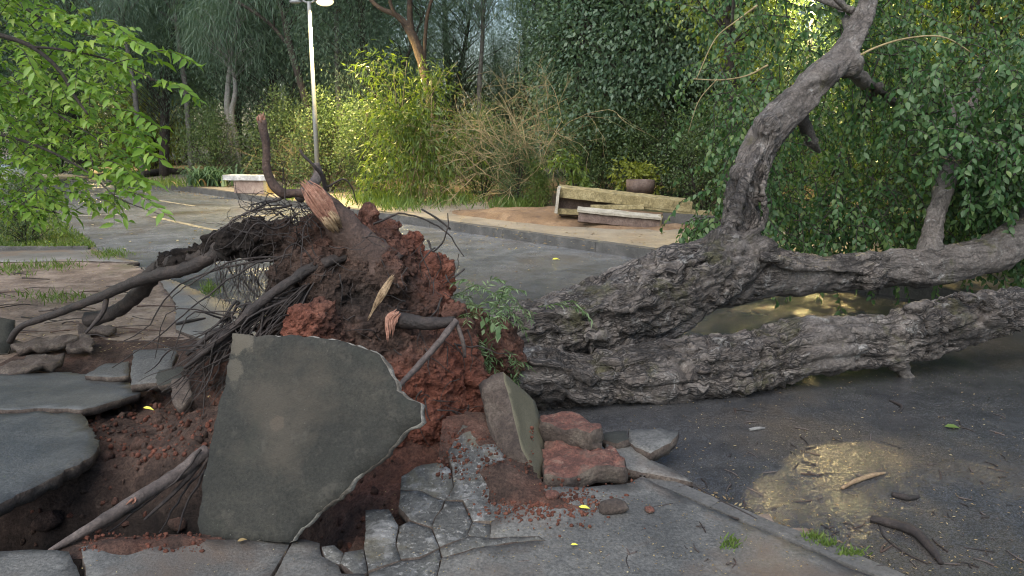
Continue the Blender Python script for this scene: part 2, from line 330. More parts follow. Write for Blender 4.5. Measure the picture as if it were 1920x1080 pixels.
def leaves(P, D, N, L, Wd, tpl='diamond'):
    """P base points, D directions, N normals (any), L lengths, Wd widths"""
    T, F = TPL[tpl]; D = unit(D); S = unit(np.cross(N, D)); N = np.cross(D, S); n = len(P)
    L = np.broadcast_to(L, (n,)); Wd = np.broadcast_to(Wd, (n,))
    V = P[:, None]+D[:, None]*(T[None, :, 0, None]*L[:, None, None])+S[:, None]*(T[None, :, 1, None]*Wd[:, None, None])+N[:, None]*(T[None, :, 2, None]*L[:, None, None])
    F = (F[None]+(np.arange(n)*len(T))[:, None, None]).reshape(-1, F.shape[1])
    return V.reshape(-1, 3), F
def box(c, s, rot=None):
    V = np.array([(x, y, z) for x in (-.5, .5) for y in (-.5, .5) for z in (-.5, .5)])*np.asarray(s)
    if rot is not None: V = V@np.array(Matrix.Rotation(rot[2], 3, 'Z')@Matrix.Rotation(rot[1], 3, 'Y')@Matrix.Rotation(rot[0], 3, 'X')).T
    return V+np.asarray(c), np.array([(0, 1, 3, 2), (4, 6, 7, 5), (0, 4, 5, 1), (2, 3, 7, 6), (0, 2, 6, 4), (1, 5, 7, 3)])
def rough_box(c, s, rot=None, seg=.06, amp=.006, sc=6):
    """box cut into a grid with worn, uneven faces"""
    s = np.asarray(s, float); parts = []
    for ax in range(3):
        a, b = [k for k in range(3) if k != ax]; na, nb = max(1, int(s[a]/seg)), max(1, int(s[b]/seg))
        A, B = np.meshgrid(np.linspace(-.5, .5, na+1), np.linspace(-.5, .5, nb+1), indexing='ij')
        for sg in (-.5, .5):
            V = np.zeros((A.size, 3)); V[:, a] = A.ravel()*s[a]; V[:, b] = B.ravel()*s[b]; V[:, ax] = sg*s[ax]
            i, j = np.meshgrid(np.arange(na), np.arange(nb), indexing='ij'); q = (i*(nb+1)+j).ravel()
            parts.append((V, np.stack([q, q+nb+1, q+nb+2, q+1], 1)))
    V, F = join(parts); off = np.asarray(c)
    V = V+amp*np.stack([fbm(V*sc+off+k*7.7, 3) for k in range(3)], 1)
    if rot is not None: V = V@np.array(Matrix.Rotation(rot[2], 3, 'Z')@Matrix.Rotation(rot[1], 3, 'Y')@Matrix.Rotation(rot[0], 3, 'X')).T
    return V+off, F
def jag(poly, step, amp, seed):
    """polygon (n,2) -> finer broken outline"""
    P = np.asarray(poly, float); out = []
    for k in range(len(P)):
        a, b = P[k], P[(k+1) % len(P)]; n = max(1, int(round(np.linalg.norm(b-a)/step)))
        for t in range(n): out.append(a+(b-a)*t/n)
    out = np.array(out); q = np.c_[out*9, np.full(len(out), seed*3.7)]; q2 = np.c_[out*30, np.full(len(out), seed*1.7)]
    return out+amp*np.stack([fbm(q, 3)+.8*pn(q2), fbm(q+50, 3)+.8*pn(q2+31)], 1)
def tri(poly, g):
    """constrained triangulation of a simple polygon with inner points every g"""
    lo, hi = poly.min(0), poly.max(0); nx, ny = int((hi[0]-lo[0])/g)+1, int((hi[1]-lo[1])/g)+1
    X, Y = np.meshgrid(np.arange(nx)*g+lo[0], np.arange(ny)*g+lo[1]); Q = np.c_[X.ravel(), Y.ravel()]+NR.uniform(-.3*g, .3*g, (X.size, 2))
    m = len(poly); a = poly; b = np.roll(poly, -1, 0); ins = np.zeros(len(Q), bool); near = np.full(len(Q), 1e9)
    for k in range(m):
        c = ((a[k, 1] > Q[:, 1]) != (b[k, 1] > Q[:, 1])); dy = b[k, 1]-a[k, 1]
        xx = a[k, 0]+(Q[:, 1]-a[k, 1])/(dy if abs(dy) > 1e-12 else 1e-12)*(b[k, 0]-a[k, 0]); ins ^= c & (Q[:, 0] < xx)
        near = np.minimum(near, ((Q-a[k])**2).sum(1))
    Q = Q[ins & (near > (.45*g)**2)]
    vs = [Vector(p) for p in np.vstack([poly, Q])]
    r = geometry.delaunay_2d_cdt(vs, [(k, (k+1) % m) for k in range(m)], [], 1, 1e-6)
    return np.array([v[:] for v in r[0]]), r[1], r[2]
def slab(name, pts, thick, top, side, parent=None, j=.012, step=.035, g=.08, n=None, zfun=None, seed=1, relief=.003, flare=.0, kind3=None, bevel=0.):
    """a broken plate: pts = 3-D outline of its top face; thickness goes against normal n; zfun(x,y) bends a lying plate"""
    P = np.asarray(pts, float); c = P.mean(0); flare *= .4
    if n is None:
        n = np.zeros(3)
        for k in range(len(P)): n += np.cross(P[k]-c, P[(k+1) % len(P)]-c)
        n = n/np.linalg.norm(n)
        if n[2] < 0: n = -n
    n = unit(n)
    if zfun is not None: n = np.array([0, 0, 1.]); c = np.array([c[0], c[1], 0])
    e1 = unit(np.cross([0, 1., 0], n)) if abs(n[1]) < .95 else unit(np.cross([0, 0, 1.], n)); e2 = np.cross(n, e1)
    q = np.stack([(P-c)@e1, (P-c)@e2], 1)
    area = .5*np.sum(q[:, 0]*np.roll(q[:, 1], -1)-np.roll(q[:, 0], -1)*q[:, 1])
    if area < 0: q = q[::-1]
    q = jag(q, step, j, seed)
    A, E, Fc = tri(q, g); m = len(q)
    H = relief*fbm(np.c_[A*8, np.full(len(A), seed*2.2)], 3)
    if zfun is not None: H = H+zfun(A[:, 0]+c[0], A[:, 1]+c[1])
    cen = q.mean(0)
    # order of the outline in the triangulated points
    idx = [int(np.argmin(((A-p)**2).sum(1))) for p in q]
    nv = len(A); V = [np.c_[A, H]]; Fs = [list(f) for f in Fc]; mi = [0]*len(Fs); o = nv
    ring = np.c_[A[idx], H[idx]]; prev = idx
    nr = max(2, int(thick/.025))
    out = unit(np.stack([np.roll(q, -1, 0)[:, 1]-np.roll(q, 1, 0)[:, 1], -(np.roll(q, -1, 0)[:, 0]-np.roll(q, 1, 0)[:, 0])], 1))
    for k in range(1, nr+1):
        t = k/nr
        off = fbm(np.c_[q*14, np.full(m, seed+t*thick*30)], 3)*min(.012, thick*.2)+(flare*math.sin(t*math.pi) if k < nr else -.01)+(bevel if k == 1 else 0)
        rr = np.c_[q+out*np.asarray(off)[:, None], ring[:, 2]-thick*t+(.004*pn(np.c_[q*20, np.full(m, t*9)]))]
        V.append(rr); cur = list(range(o, o+m)); o += m
        for i in range(m):
            i2 = (i+1) % m; Fs.append([prev[i2], prev[i], cur[i], cur[i2]][::-1] if False else [prev[i], cur[i], cur[i2], prev[i2]]); mi.append(1)
        prev = cur
    V.append(np.array([[*cen, ring[:, 2].mean()-thick]])); ci = o
    for i in range(m): Fs.append([prev[(i+1) % m], prev[i], ci]); mi.append(1)
    V = np.vstack(V); Wd = c+V[:, :1]*e1+V[:, 1:2]*e2+V[:, 2:]*n
    org = Wd.mean(0); org[2] = Wd[:, 2].min()
    return mk(name, Wd, Fs, [top, side], parent, False, mi, org)
def remeshed(V, F, vox, smooth_it=3):
    me = mesh('tmp', V, F, []); o = obj('tmp', me)
    r = o.modifiers.new('r', 'REMESH'); r.mode = 'VOXEL'; r.voxel_size = vox
    s = o.modifiers.new('s', 'SMOOTH'); s.iterations = smooth_it; s.factor = .5
    dg = bpy.context.evaluated_depsgraph_get(); out = bpy.data.meshes.new_from_object(o.evaluated_get(dg))
    bpy.data.objects.remove(o); bpy.data.meshes.remove(me)
    n = len(out.vertices); co = np.empty(n*3, np.float32); out.vertices.foreach_get('co', co)
    no = np.empty(n*3, np.float32); out.vertex_normals.foreach_get('vector', no)
    return out, co.reshape(-1, 3).astype(float), no.reshape(-1, 3).astype(float)
def sphere(c, r, nu=14, nv=9):
    a = np.linspace(0, np.pi, nv+1)[1:-1]; b = np.arange(nu)*2*np.pi/nu
    V = np.array([(math.sin(x)*math.cos(y), math.sin(x)*math.sin(y), math.cos(x)) for x in a for y in b]+[(0, 0, 1), (0, 0, -1)])
    F = [np.array([i*nu+j, (i+1)*nu+j, (i+1)*nu+(j+1) % nu, i*nu+(j+1) % nu]) for i in range(nv-2) for j in range(nu)]
    t, bt = (nv-1)*nu, (nv-1)*nu+1
    F += [np.array([t, j, (j+1) % nu]) for j in range(nu)]+[np.array([bt, (nv-2)*nu+(j+1) % nu, (nv-2)*nu+j]) for j in range(nu)]
    return V*np.asarray(r)+np.asarray(c), F
def px(pts, n=None, r=None):
    """polyline given as (px,py,Y[,radius]) -> world points, radii"""
    P = np.array([at(p[0], p[1], p[2]) for p in pts])
    rr = np.array([p[3] for p in pts]) if len(pts[0]) > 3 else np.full(len(pts), r or .01)
    if n: S = spline(np.c_[P, rr], n); return S[:, :3], np.maximum(S[:, 3], .001)
    return P, rr

exec_order = []
# ================================================================== SETTING
NL0, NL1 = gp(1700, 1080), gp(265, 500)              # near road edge, on the ground
nd = unit((NL1-NL0)[:2]); nn_ = np.array([-nd[1], nd[0]])  # nn_ points left (away from the road)
FK0, FK1 = gp(1220, 488, -.05), gp(270, 347, -.05)      # foot of far kerb
fd = unit((FK1-FK0)[:2]); fn = np.array([fd[1], -fd[0]])
if fn[1] < 0: fn = -fn
def nl(t, off=0., z=0.): p = NL0[:2]+nd*t+nn_*off; return np.array([p[0], p[1], z])
def fk(t, off=0., z=0.): p = FK0[:2]+fd*t+fn*off; return np.array([p[0], p[1], z])
def quadgrid(a, b, c, d, nu, nv):
    u = np.linspace(0, 1, nu+1)[:, None, None]; v = np.linspace(0, 1, nv+1)[None, :, None]
    V = ((1-u)*(1-v)*a+u*(1-v)*b+u*v*c+(1-u)*v*d).reshape(-1, 3)
    i, j = np.meshgrid(np.arange(nu), np.arange(nv), indexing='ij'); q = (i*(nv+1)+j).ravel()
    return V, np.stack([q, q+nv+1, q+nv+2, q+1], 1)
# horizon sheet far below everything, road strip, far kerb and pavement
V, F = quadgrid(*[np.array(p, float) for p in ((-600, -300, -.9), (600, -300, -.9), (600, 900, -.9), (-600, 900, -.9))], 4, 4)
tag(mk('ground', V, F, DIRT), kind='structure')
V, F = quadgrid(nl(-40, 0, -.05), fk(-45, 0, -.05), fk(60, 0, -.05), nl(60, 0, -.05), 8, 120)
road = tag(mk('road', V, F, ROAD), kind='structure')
FPAV = surf('far_paving', [(.25, (.16, .13, .095)), (.5, (.25, .21, .155)), (.75, (.34, .29, .22))], 1.6, 60, (.6, 1.4), (.5, .9), (60, .7, .008),
            spots=[(1.3, .54, .68, (.20, .13, .075), .5)])
KERBM = surf('grey_kerb', [(.3, (.05, .048, .045)), (.55, (.085, .082, .077)), (.8, (.15, .142, .13))], 5, 60, (.6, 1.4), (.6, .95), (60, .8, .01))
k_ = []
for s in range(0, 95):
    a, b = -40+s, -40+s+.992
    V, F = rough_box((0, 0, 0), (.99, .15, .32), None, .11, .006, 5)
    ang = math.atan2(fd[1], fd[0]); Rm = np.array(Matrix.Rotation(ang, 3, 'Z')); cc = fk((a+b)/2, .075, -.06+.003*R.uniform(-1, 1))
    k_.append((cc, V@Rm.T))
kerbset = empty('far_kerb', (0, 0, 0), kind='structure')
KF = F
for c_, V_ in k_: mk('kerbstone', V_, KF, KERBM, kerbset, False).location = tuple(c_)
WG = surf('woodland_floor', [(.25, (.05, .035, .02)), (.5, (.10, .07, .04)), (.75, (.16, .11, .06))], 1.5, 40, (.5, 1.5), (.8, 1), (30, 1., .03),
          spots=[(.6, .5, .62, (.06, .085, .025), .8)])
V, F = quadgrid(fk(-45, .15, .1), fk(-45, 3.1, .1), fk(60, 3.1, .1), fk(60, .15, .1), 24, 400)
V[:, 2] += .012*fbm(np.c_[V[:, :2]*1.3, V[:, 2]*0], 3)
tag(mk('far_pavement', V, F, FPAV), kind='structure')
V, F = quadgrid(fk(-60, 3.0, .1), fk(-60, 90, .1), fk(110, 90, .1), fk(110, 3.0, .1), 70, 130)
d3 = (V[:, :2]-FK0[:2])@fn-3.0
V[:, 2] += np.clip(d3, 0, 1)*(.10+.10*fbm(np.c_[V[:, :2]*.35, V[:, 2]*0], 3))-.012*(d3 < .05)
tag(mk('woodland_ground', V, F, WG, smooth=True), kind='structure')

# near side: dirt verge with the pit torn open by the roots
PITC = gp(150, 975)[:2]
def ss(a, b, x): t = np.clip((x-a)/(b-a), 0, 1); return t*t*(3-2*t)
BC = at(720, 640, 4.0)[:2]      # root ball centre on plan
def Hpave(x, y):
    """the pavement heaved up round the root ball"""
    d2 = ((x+.22)/.42)**2+((y-3.95)/.50)**2
    return .36*np.exp(-d2/2)
def Hsoil(x, y):
    x = np.asarray(x, float); y = np.asarray(y, float)
    P = np.c_[x.ravel(), y.ravel(), np.zeros(x.size)]
    fade = ss(-3.7, -3.2, x)*ss(2.3, 2.6, y)*(1-ss(5.2, 5.9, y))*(1-ss(.7, 1.0, x))
    pit = np.exp(-(((x+1.75)/.85)**4+((y-3.0)/.42)**4))
    mound = .20*np.exp(-(((x+1.55)/.35)**2+((y-3.75)/.28)**2))+.20*np.exp(-(((x+1.15)/.55)**2+((y-4.1)/.5)**2)/1.2)+.3*np.exp(-(((x+.5)/.55)**2+((y-4.1)/.45)**2)/1.2)
    rough = (.05*fbm(P*3.2, 4)+.05*np.abs(fbm(P*8, 3))+.02*pn(P*24)).reshape(x.shape)
    z = -.09-.72*pit+mound+rough
    return z*fade+(1-fade)*(-.012)+(1-fade)*(.02*fbm(P*1.2, 3).reshape(x.shape)-.0)
def soil_patch(x0, x1, y0, y1, h, name, mat, skip=None):
    nx, ny = int((x1-x0)/h), int((y1-y0)/h)
    X, Y = np.meshgrid(np.linspace(x0, x1, nx+1), np.linspace(y0, y1, ny+1), indexing='ij')
    Z = Hsoil(X, Y); V = np.c_[X.ravel(), Y.ravel(), Z.ravel()]
    i, j = np.meshgrid(np.arange(nx), np.arange(ny), indexing='ij'); q = (i*(ny+1)+j).ravel(); F = np.stack([q, q+ny+1, q+ny+2, q+1], 1)
    C = V[F].mean(1); off = (C[:, :2]-NL0[:2])@nn_
    keep = off > .02
    if skip is not None: keep &= ~((C[:, 0] > skip[0]) & (C[:, 0] < skip[1]) & (C[:, 1] > skip[2]) & (C[:, 1] < skip[3]))
    return V, F[keep]
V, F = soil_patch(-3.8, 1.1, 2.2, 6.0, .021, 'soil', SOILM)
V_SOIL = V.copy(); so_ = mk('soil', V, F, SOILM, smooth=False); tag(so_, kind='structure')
attr(so_.data, 'red', np.clip(-.05+.5*np.exp(-(((V[:, 0]+.55)/.45)**2+((V[:, 1]-3.6)/.6)**2))-.9*np.exp(-(((V[:, 0]+1.75)/.8)**4+((V[:, 1]-3.0)/.45)**4)), -.5, 1))  # shade of the pit is put into the colour: its soil turns black
V, F = soil_patch(-30, 1.5, -2, 40, .12, 'dirt_verge', DIRT, (-3.75, 1.05, 2.25, 5.95))
tag(mk('dirt_verge', V, F, DIRT, smooth=True), kind='structure')

SOILV = V_SOIL
def rayH(px_, py_, H=Hpave):
    z = 0.
    for _ in range(25):
        p = gp(px_, py_, z); z = .5*z+.5*float(H(p[0], p[1]))
    return np.array([p[0], p[1], z])
pavement = empty('pavement', (0, 0, 0), kind='structure')
NLE = lambda px_, py_: gp(px_, py_)
KW = .10
kern = [nl(t, KW) for t in np.linspace(1.45, -1.6, 7)]
main = [rayH(*p) for p in ((1023, 1011), (918, 1024), (830, 1044), (817, 1085))]+[np.array([gp(760, 1200)[0], 1.3, 0])]+[np.array([1.9, 1.0, 0])]
main = [rayH(*p) for p in ((958, 962), (1000, 935), (1024, 912), (1100, 915), (1180, 905), (1235, 880))]+kern+[np.array([-.15, 1.2, 0])]+[rayH(*p) for p in ((815, 1092), (829, 1045), (912, 1025), (1022, 1011), (1012, 1004), (919, 1008), (922, 980))]
slab('paving_slab', main, .07, CONC, SLABD, pavement, .006, .04, .07, zfun=Hpave, seed=3, relief=.006)
v = {1: (752, 892), 2: (778, 874), 3: (826, 865), 4: (847, 879), 5: (850, 915), 6: (835, 938), 7: (793, 922), 8: (750, 918), 10: (838, 845), 11: (868, 797), 12: (915, 815), 13: (950, 858), 14: (985, 903), 15: (1000, 935), 16: (958, 962), 17: (922, 980), 18: (886, 978), 19: (868, 940),
     20: (830, 952), 21: (814, 972), 22: (810, 988), 23: (768, 976), 24: (746, 950), 25: (876, 1006), 26: (824, 1027), 27: (786, 1043), 28: (752, 1050), 29: (742, 1022), 30: (748, 984), 31: (686, 953), 32: (729, 955), 33: (690, 1072), 34: (682, 1028), 35: (645, 1036), 36: (638, 1058), 37: (668, 1080), 38: (919, 1008), 39: (1012, 1004), 40: (1022, 1011), 41: (912, 1025), 42: (829, 1045), 43: (815, 1092), 44: (695, 1095), 45: (602, 1026), 46: (626, 1020), 47: (611, 1054)}
PIECES = [[v[i] for i in c] for c in ((1, 2, 3, 4, 5, 6, 7, 8), (4, 10, 11, 12, 13, 14, 15, 16, 17, 18, 19, 6, 5), (8, 7, 6, 20, 21, 22, 23, 24), (6, 19, 18, 25, 26, 22, 21, 20), (23, 22, 26, 27, 28, 29, 30), (31, 32, 30, 29, 28, 33, 34), (45, 46, 35, 36, 47), (35, 34, 33, 37, 36), (18, 17, 38, 25), (26, 25, 38, 39, 40, 41, 42), (33, 28, 27, 26, 42, 43, 44))]
for k, pp in enumerate(PIECES):
    pts = np.array([rayH(*p) for p in pp]); c = pts.mean(0); tilt = (R.uniform(-.022, .022), R.uniform(-.022, .022)); dz = R.uniform(-.006, .002)
    dd_ = np.linalg.norm(pts-c, axis=1)[:, None]; pts = c+(pts-c)*(1-.0035/dd_)
    f = lambda x, y, c=c, t=tilt, dz=dz: Hpave(x, y)+t[0]*(x-c[0])+t[1]*(y-c[1])+dz
    slab('paving_piece', pts, .06, CRACKC, SLABD, pavement, .0035, .03, .035, zfun=f, seed=11, relief=.008, bevel=.001)
front = [rayH(*p) for p in ((150, 1024), (250, 1017), (380, 1012), (545, 1012))]+[rayH(*p) for p in ((505, 1085),)]+[np.array([-.9, 2.1, 0]), np.array([-1.75, 2.1, 0])]+[rayH(162, 1085)]
slab('paving_slab', front, .08, CONC, SLABD, pavement, .005, .035, .07, zfun=Hpave, seed=21, relief=.005)
front2 = [rayH(*p) for p in ((549, 1012), (575, 1011), (598, 1018), (604, 1045), (636, 1060), (640, 1074), (684, 1076), (686, 1085))]+[np.array([-.22, 1.2, 0]), np.array([-.86, 1.2, 0])]+[rayH(512, 1085)]
slab('paving_slab', front2, .08, CONC, SLABD, pavement, .005, .035, .07, zfun=Hpave, seed=22, relief=.005)
front3 = [rayH(*p) for p in ((-80, 1042), (60, 1036), (130, 1040), (140, 1060), (155, 1090))]+[np.array([-1.8, 2.05, 0]), np.array([-2.6, 2.05, 0])]
slab('paving_slab', front3, .08, CONC, SLABD, pavement, .006, .035, .07, zfun=lambda x, y: x*0+.012, seed=23, relief=.006)
# kerb beside the pavement: nearly silted up
ks = empty('near_kerb', (0, 0, 0), kind='structure')
for t in np.arange(-1.6, 1.55, .8):
    if t+.4 > 1.6: continue
    V, F = rough_box((0, 0, 0), (.795, KW-.012, .2), None, .05, .005, 6)
    c_ = nl(t+.4, KW/2-.004, -.1+.006); Rm = np.array(Matrix.Rotation(math.atan2(nd[1], nd[0]), 3, 'Z'))
    o_ = mk('kerbstone', V@Rm.T, F, KERBM, ks); o_.location = tuple(c_)
# concrete apron and strips on the left, grass patch
def flat(name, pp, z, mat, kind='structure', th=.05, j=.01, seed=4, g=.2, step=.09, relief=.004):
    return tag(slab(name, [gp(a, b, z) for a, b in pp], th, mat, SLABD, None, j, step, g, zfun=lambda x, y: x*0+z, seed=seed, relief=relief), kind=kind)
APR = surf('worn_apron', [(.25, (.075, .07, .062)), (.5, (.125, .118, .105)), (.75, (.19, .18, .162))], 1.6, 60, (.6, 1.4), (.35, .75), (60, .6, .006),
           spots=[(1.5, .5, .62, (.13, .09, .06), .7)])
T_ = float(np.linalg.norm((NL1-NL0)[:2]))
tag(slab('driveway', [gp(300, 525, .02), nl(T_-.15, .05, .02), nl(T_*.75, .05, .02), nl(T_*.5, .05, .02), gp(560, 640, .02), gp(400, 645, .02), gp(330, 618, .02), gp(330, 570, .02)], .05, APR, SLABD, None, .012, .09, .2, zfun=lambda x, y: x*0+.02, seed=5, relief=.004), kind='structure')
flat('footpath', ((-60, 470), (170, 466), (262, 492), (160, 489), (-60, 492)), .006, APR, seed=6)

def drift(name, x0, x1, y0, y1, spots, seed, H=Hpave, h=.018):
    """a thin uneven spill of soil: the sheet only rises through the paving where there is soil"""
    nx, ny = int((x1-x0)/h), int((y1-y0)/h); X, Y = np.meshgrid(np.linspace(x0, x1, nx+1), np.linspace(y0, y1, ny+1), indexing='ij')
    P = np.c_[X.ravel(), Y.ravel(), np.full(X.size, seed)]; m = 0
    for (a, b, ra, rb) in spots:
        c = rayH(a, b); m = m+np.exp(-(((P[:, 0]-c[0])/ra)**2+((P[:, 1]-c[1])/rb)**2))
    z = np.asarray(H(P[:, 0], P[:, 1]))+.020*m-.014+.012*fbm(P*9, 4)*np.clip(m*2, .2, 1)+.004*pn(P*60); V = np.c_[P[:, :2], z]
    i, j = np.meshgrid(np.arange(nx), np.arange(ny), indexing='ij'); q_ = (i*(ny+1)+j).ravel(); F = np.stack([q_, q_+ny+1, q_+ny+2, q_+1], 1)
    F = F[m[F].max(1) > .12]; o = tag(mk(name, V, F, SOILM), kind='stuff'); attr(o.data, 'red', np.full(len(V), .12)); return o
drift('soil_spill', -.35, .75, 2.75, 4.1, [(1000, 930, .14, .07), (1060, 950, .12, .05), (935, 885, .09, .16), (885, 815, .16, .10), (960, 905, .08, .1)], 3.3)
drift('soil_spill', -2.1, -1.0, 2.5, 2.9, [(200, 1022, .12, .05), (280, 1020, .14, .05), (350, 1014, .1, .04), (240, 1030, .08, .04)], 8.3)
# ================================================================== FALLEN TREE
tree = empty('fallen_tree', tuple(gp(980, 760)), label='uprooted ficus tree lying across the wet road with its muddy root ball exposed', cat='tree')
TO = np.array(tree.location)
def tchild(name, V, F, mat, smooth=False, parent=None, **k): return mk(name, np.asarray(V)-TO if parent is None else V, F, mat, parent or tree, smooth, **k)
STEMS = [
 # lower stem, on the road
 [(900, 700, 4.5, .18), (985, 706, 4.55, .20), (1100, 716, 4.65, .195), (1230, 705, 4.75, .20), (1374, 690, 4.87, .185), (1450, 672, 4.95, .18), (1522, 651, 5.0, .178), (1670, 634, 5.13, .155), (1760, 612, 5.2, .16), (1855, 590, 5.3, .15), (1940, 578, 5.4, .14), (2250, 560, 5.8, .12), (2600, 500, 6.3, .09)],
 # upper stem rising to the fork
 [(900, 650, 4.75, .17), (985, 625, 4.85, .20), (1080, 608, 4.98, .225), (1180, 578, 5.12, .26), (1270, 537, 5.3, .265), (1350, 508, 5.5, .225), (1400, 487, 5.65, .185)],
 # limb that stands up
 [(1330, 490, 5.5, .17), (1388, 445, 5.65, .145), (1394, 390, 5.75, .118), (1399, 340, 5.85, .115), (1428, 275, 5.95, .122), (1470, 222, 6.05, .118), (1524, 160, 6.15, .11), (1576, 112, 6.25, .10), (1600, 70, 6.3, .075), (1625, 10, 6.4, .055), (1660, -90, 6.5, .04)],
 # limb running right
 [(1300, 535, 5.45, .20), (1400, 522, 5.6, .18), (1455, 517, 5.68, .172), (1559, 514, 5.83, .15), (1640, 507, 5.93, .132), (1744, 502, 6.05, .145), (1850, 478, 6.2, .15), (1930, 440, 6.3, .135), (2080, 385, 6.6, .11), (2300, 320, 7.2, .08)],
 # branch off the right limb
 [(1738, 485, 6.08, .10), (1745, 440, 6.15, .080), (1760, 385, 6.25, .075), (1778, 330, 6.4, .065), (1800, 250, 6.7, .045), (1850, 130, 7.2, .03)],
 # stubs behind the standing limb
 [(1500, 215, 6.15, .05), (1522, 262, 6.4, .032), (1534, 284, 6.6, .02)],
 [(1590, 130, 6.3, .06), (1640, 165, 6.8, .042), (1700, 200, 7.4, .034), (1780, 215, 8.1, .022)],
]
paths = [px(s, 8*len(s)) for s in STEMS]
parts = [tube(P, r, 20) for P, r in paths]
# fused aerial roots running along the stems, burls
def along(k, a0, a1, t0, t1, r, wob=.5, n=40):
    P, rr = paths[k]; m = len(P); i = np.linspace(t0*(m-1), t1*(m-1), n); Q = np.stack([np.interp(i, np.arange(m), P[:, c]) for c in range(3)], 1); q = np.interp(i, np.arange(m), rr)
    T = unit(np.gradient(Q, axis=0)); up = np.array([0, 0, 1.]); A = unit(np.cross(T, up)); B = np.cross(A, T)
    a = np.linspace(a0, a1, n)+wob*.3*np.sin(np.linspace(0, 7*(t1-t0)+2, n)+a0*3)
    return Q+(A*np.cos(a)[:, None]+B*np.sin(a)[:, None])*(q*.97)[:, None], r*np.interp(np.linspace(0, 1, n), [0, .1, .8, 1], [.5, 1, .9, .3])
rr_ = random.Random(12)
for k, cnt in ((0, 14), (1, 24), (2, 13), (3, 11)):
    for _ in range(cnt):
        a = rr_.uniform(-.9, 3.6); t0 = rr_.uniform(0, .75); 
        if k == 0: t0 = rr_.uniform(0, .6)
        P, r = along(k, a, a+rr_.uniform(-1.3, 1.3), t0, min(1, t0+rr_.uniform(.2, .65)), rr_.uniform(.02, .055) if k < 2 else rr_.uniform(.014, .036), rr_.uniform(.4, 1.2))
        parts.append(tube(P, r, 8))
for c, r in ((at(1388, 325, 5.78), .075), (at(1440, 240, 5.88), .11), (at(1545, 140, 6.1), .10), (at(1590, 118, 6.25), .12),
             (at(1690, 606, 5.09), .12), (at(1680, 668, 5.08), .10), (at(1690, 690, 5.1), .055), (at(1850, 580, 5.2), .14), (at(1640, 520, 5.75), .10), (at(1500, 740, 4.9), .05), (at(1150, 560, 5.1), .16),
             (at(1360, 470, 5.5), .17), (at(1420, 470, 5.55), .14)):
    parts.append(sphere(c, r))
for pts in ([(1330, 560, 5.1, .05), (1360, 470, 5.42, .05), (1430, 425, 5.5, .035), (1432, 360, 5.68, .03), (1438, 300, 5.75, .025)], [(1290, 560, 5.05, .05), (1330, 470, 5.3, .045), (1375, 420, 5.5, .04), (1400, 330, 5.68, .035), (1455, 250, 5.9, .03)],
            [(1250, 490, 5.25, .04), (1300, 468, 5.35, .04), (1345, 458, 5.45, .03), (1390, 450, 5.52, .02)], [(1430, 480, 5.35, .03), (1500, 500, 5.5, .03), (1560, 505, 5.62, .02), (1640, 512, 5.75, .02)],
            [(1100, 645, 4.72, .05), (1200, 575, 4.98, .05), (1300, 500, 5.2, .04)],
            [(1700, 580, 5.0, .025), (1740, 570, 5.0, .03), (1790, 555, 5.02, .03), (1850, 562, 5.1, .02)], [(1690, 690, 5.08, .05), (1700, 706, 5.08, .035), (1712, 712, 5.1, .015)]):
    parts.append(tube(*px(pts, 30), 8))
V, F = join(parts)
TM, TV, TN = remeshed(V, F, .0115, 2)
def nearest(Vp):
    best = np.full(len(Vp), 1e9); al = np.zeros(len(Vp)); an = np.zeros(len(Vp)); rad = np.zeros(len(Vp)); ki = np.zeros(len(Vp))
    for k, (P, r) in enumerate(paths):
        P = P[::2]; r = r[::2]; s = np.concatenate([[0], np.cumsum(np.linalg.norm(np.diff(P, axis=0), axis=1))])
        for i in range(len(P)-1):
            a, b = P[i], P[i+1]; ab = b-a; L2 = ab@ab; t = np.clip((Vp-a)@ab/L2, 0, 1); q = Vp-(a+t[:, None]*ab); d = np.linalg.norm(q, axis=1)-r[i]
            w = d < best; T = ab/math.sqrt(L2); A = unit(np.cross(T, [0, 0, 1.])); B = np.cross(A, T)
            best[w] = d[w]; al[w] = s[i]+t[w]*math.sqrt(L2); an[w] = np.arctan2(q[w]@B, q[w]@A); rad[w] = r[i]; ki[w] = k
    return al, an, rad, ki
al, an, rad, ki = nearest(TV)
warp = .5*np.stack([fbm(TV*4+9*c, 3) for c in range(3)], 1)
ca_, sa_ = np.cos(an+al*.35), np.sin(an+al*.35)
U = np.c_[al*1.9, ca_*rad*15, sa_*rad*15+ki*13.7]+warp*1.1
coarse = np.select([ki == 0, ki == 1, ki == 2, ki == 3, ki >= 4], [np.full(len(al), 1.), np.full(len(al), 1.), np.clip(.85-(al-.4)*.6, .15, 1), np.clip(1-(al-.8)*.55, .1, 1), np.full(len(al), .1)])
coarse = np.clip(coarse*(.62+.95*fbm(TV*1.7, 3)), 0.06, 1)
rd = ridged(U*.6, 4); crk = ridged(U*np.array([1.6, .8, .8])+31, 3); fold = ridged(np.c_[al*.9, ca_*rad*6, sa_*rad*6+ki*5]+warp*1.3, 2)
fine = ridged(np.c_[al*9, ca_*rad*40, sa_*rad*40]+warp*6, 2)
disp = .012*(fold-.6)+coarse*(.010*rd+.014*(fold-.6)-.06*np.clip(crk-.84, 0, 1)+.003*fine+.005*fbm(TV*16, 3)-.002)+(.026*fbm(TV*2.6, 3)+.004*fbm(TV*24, 2))
TV2 = TV+TN*disp[:, None]
TM.vertices.foreach_set('co', (TV2-TO).astype(np.float32).ravel()); TM.materials.append(BARK); TM.update()
TM.polygons.foreach_set('use_smooth', np.ones(len(TM.polygons), bool))
attr(TM, 'bark', U*1.6); attr(TM, 'coarse', np.clip(coarse*1.5+.08*np.clip(crk-.7, 0, 1)*5, 0, 1))
TM.name = 'trunk'; trunk = obj('trunk', TM, tree)

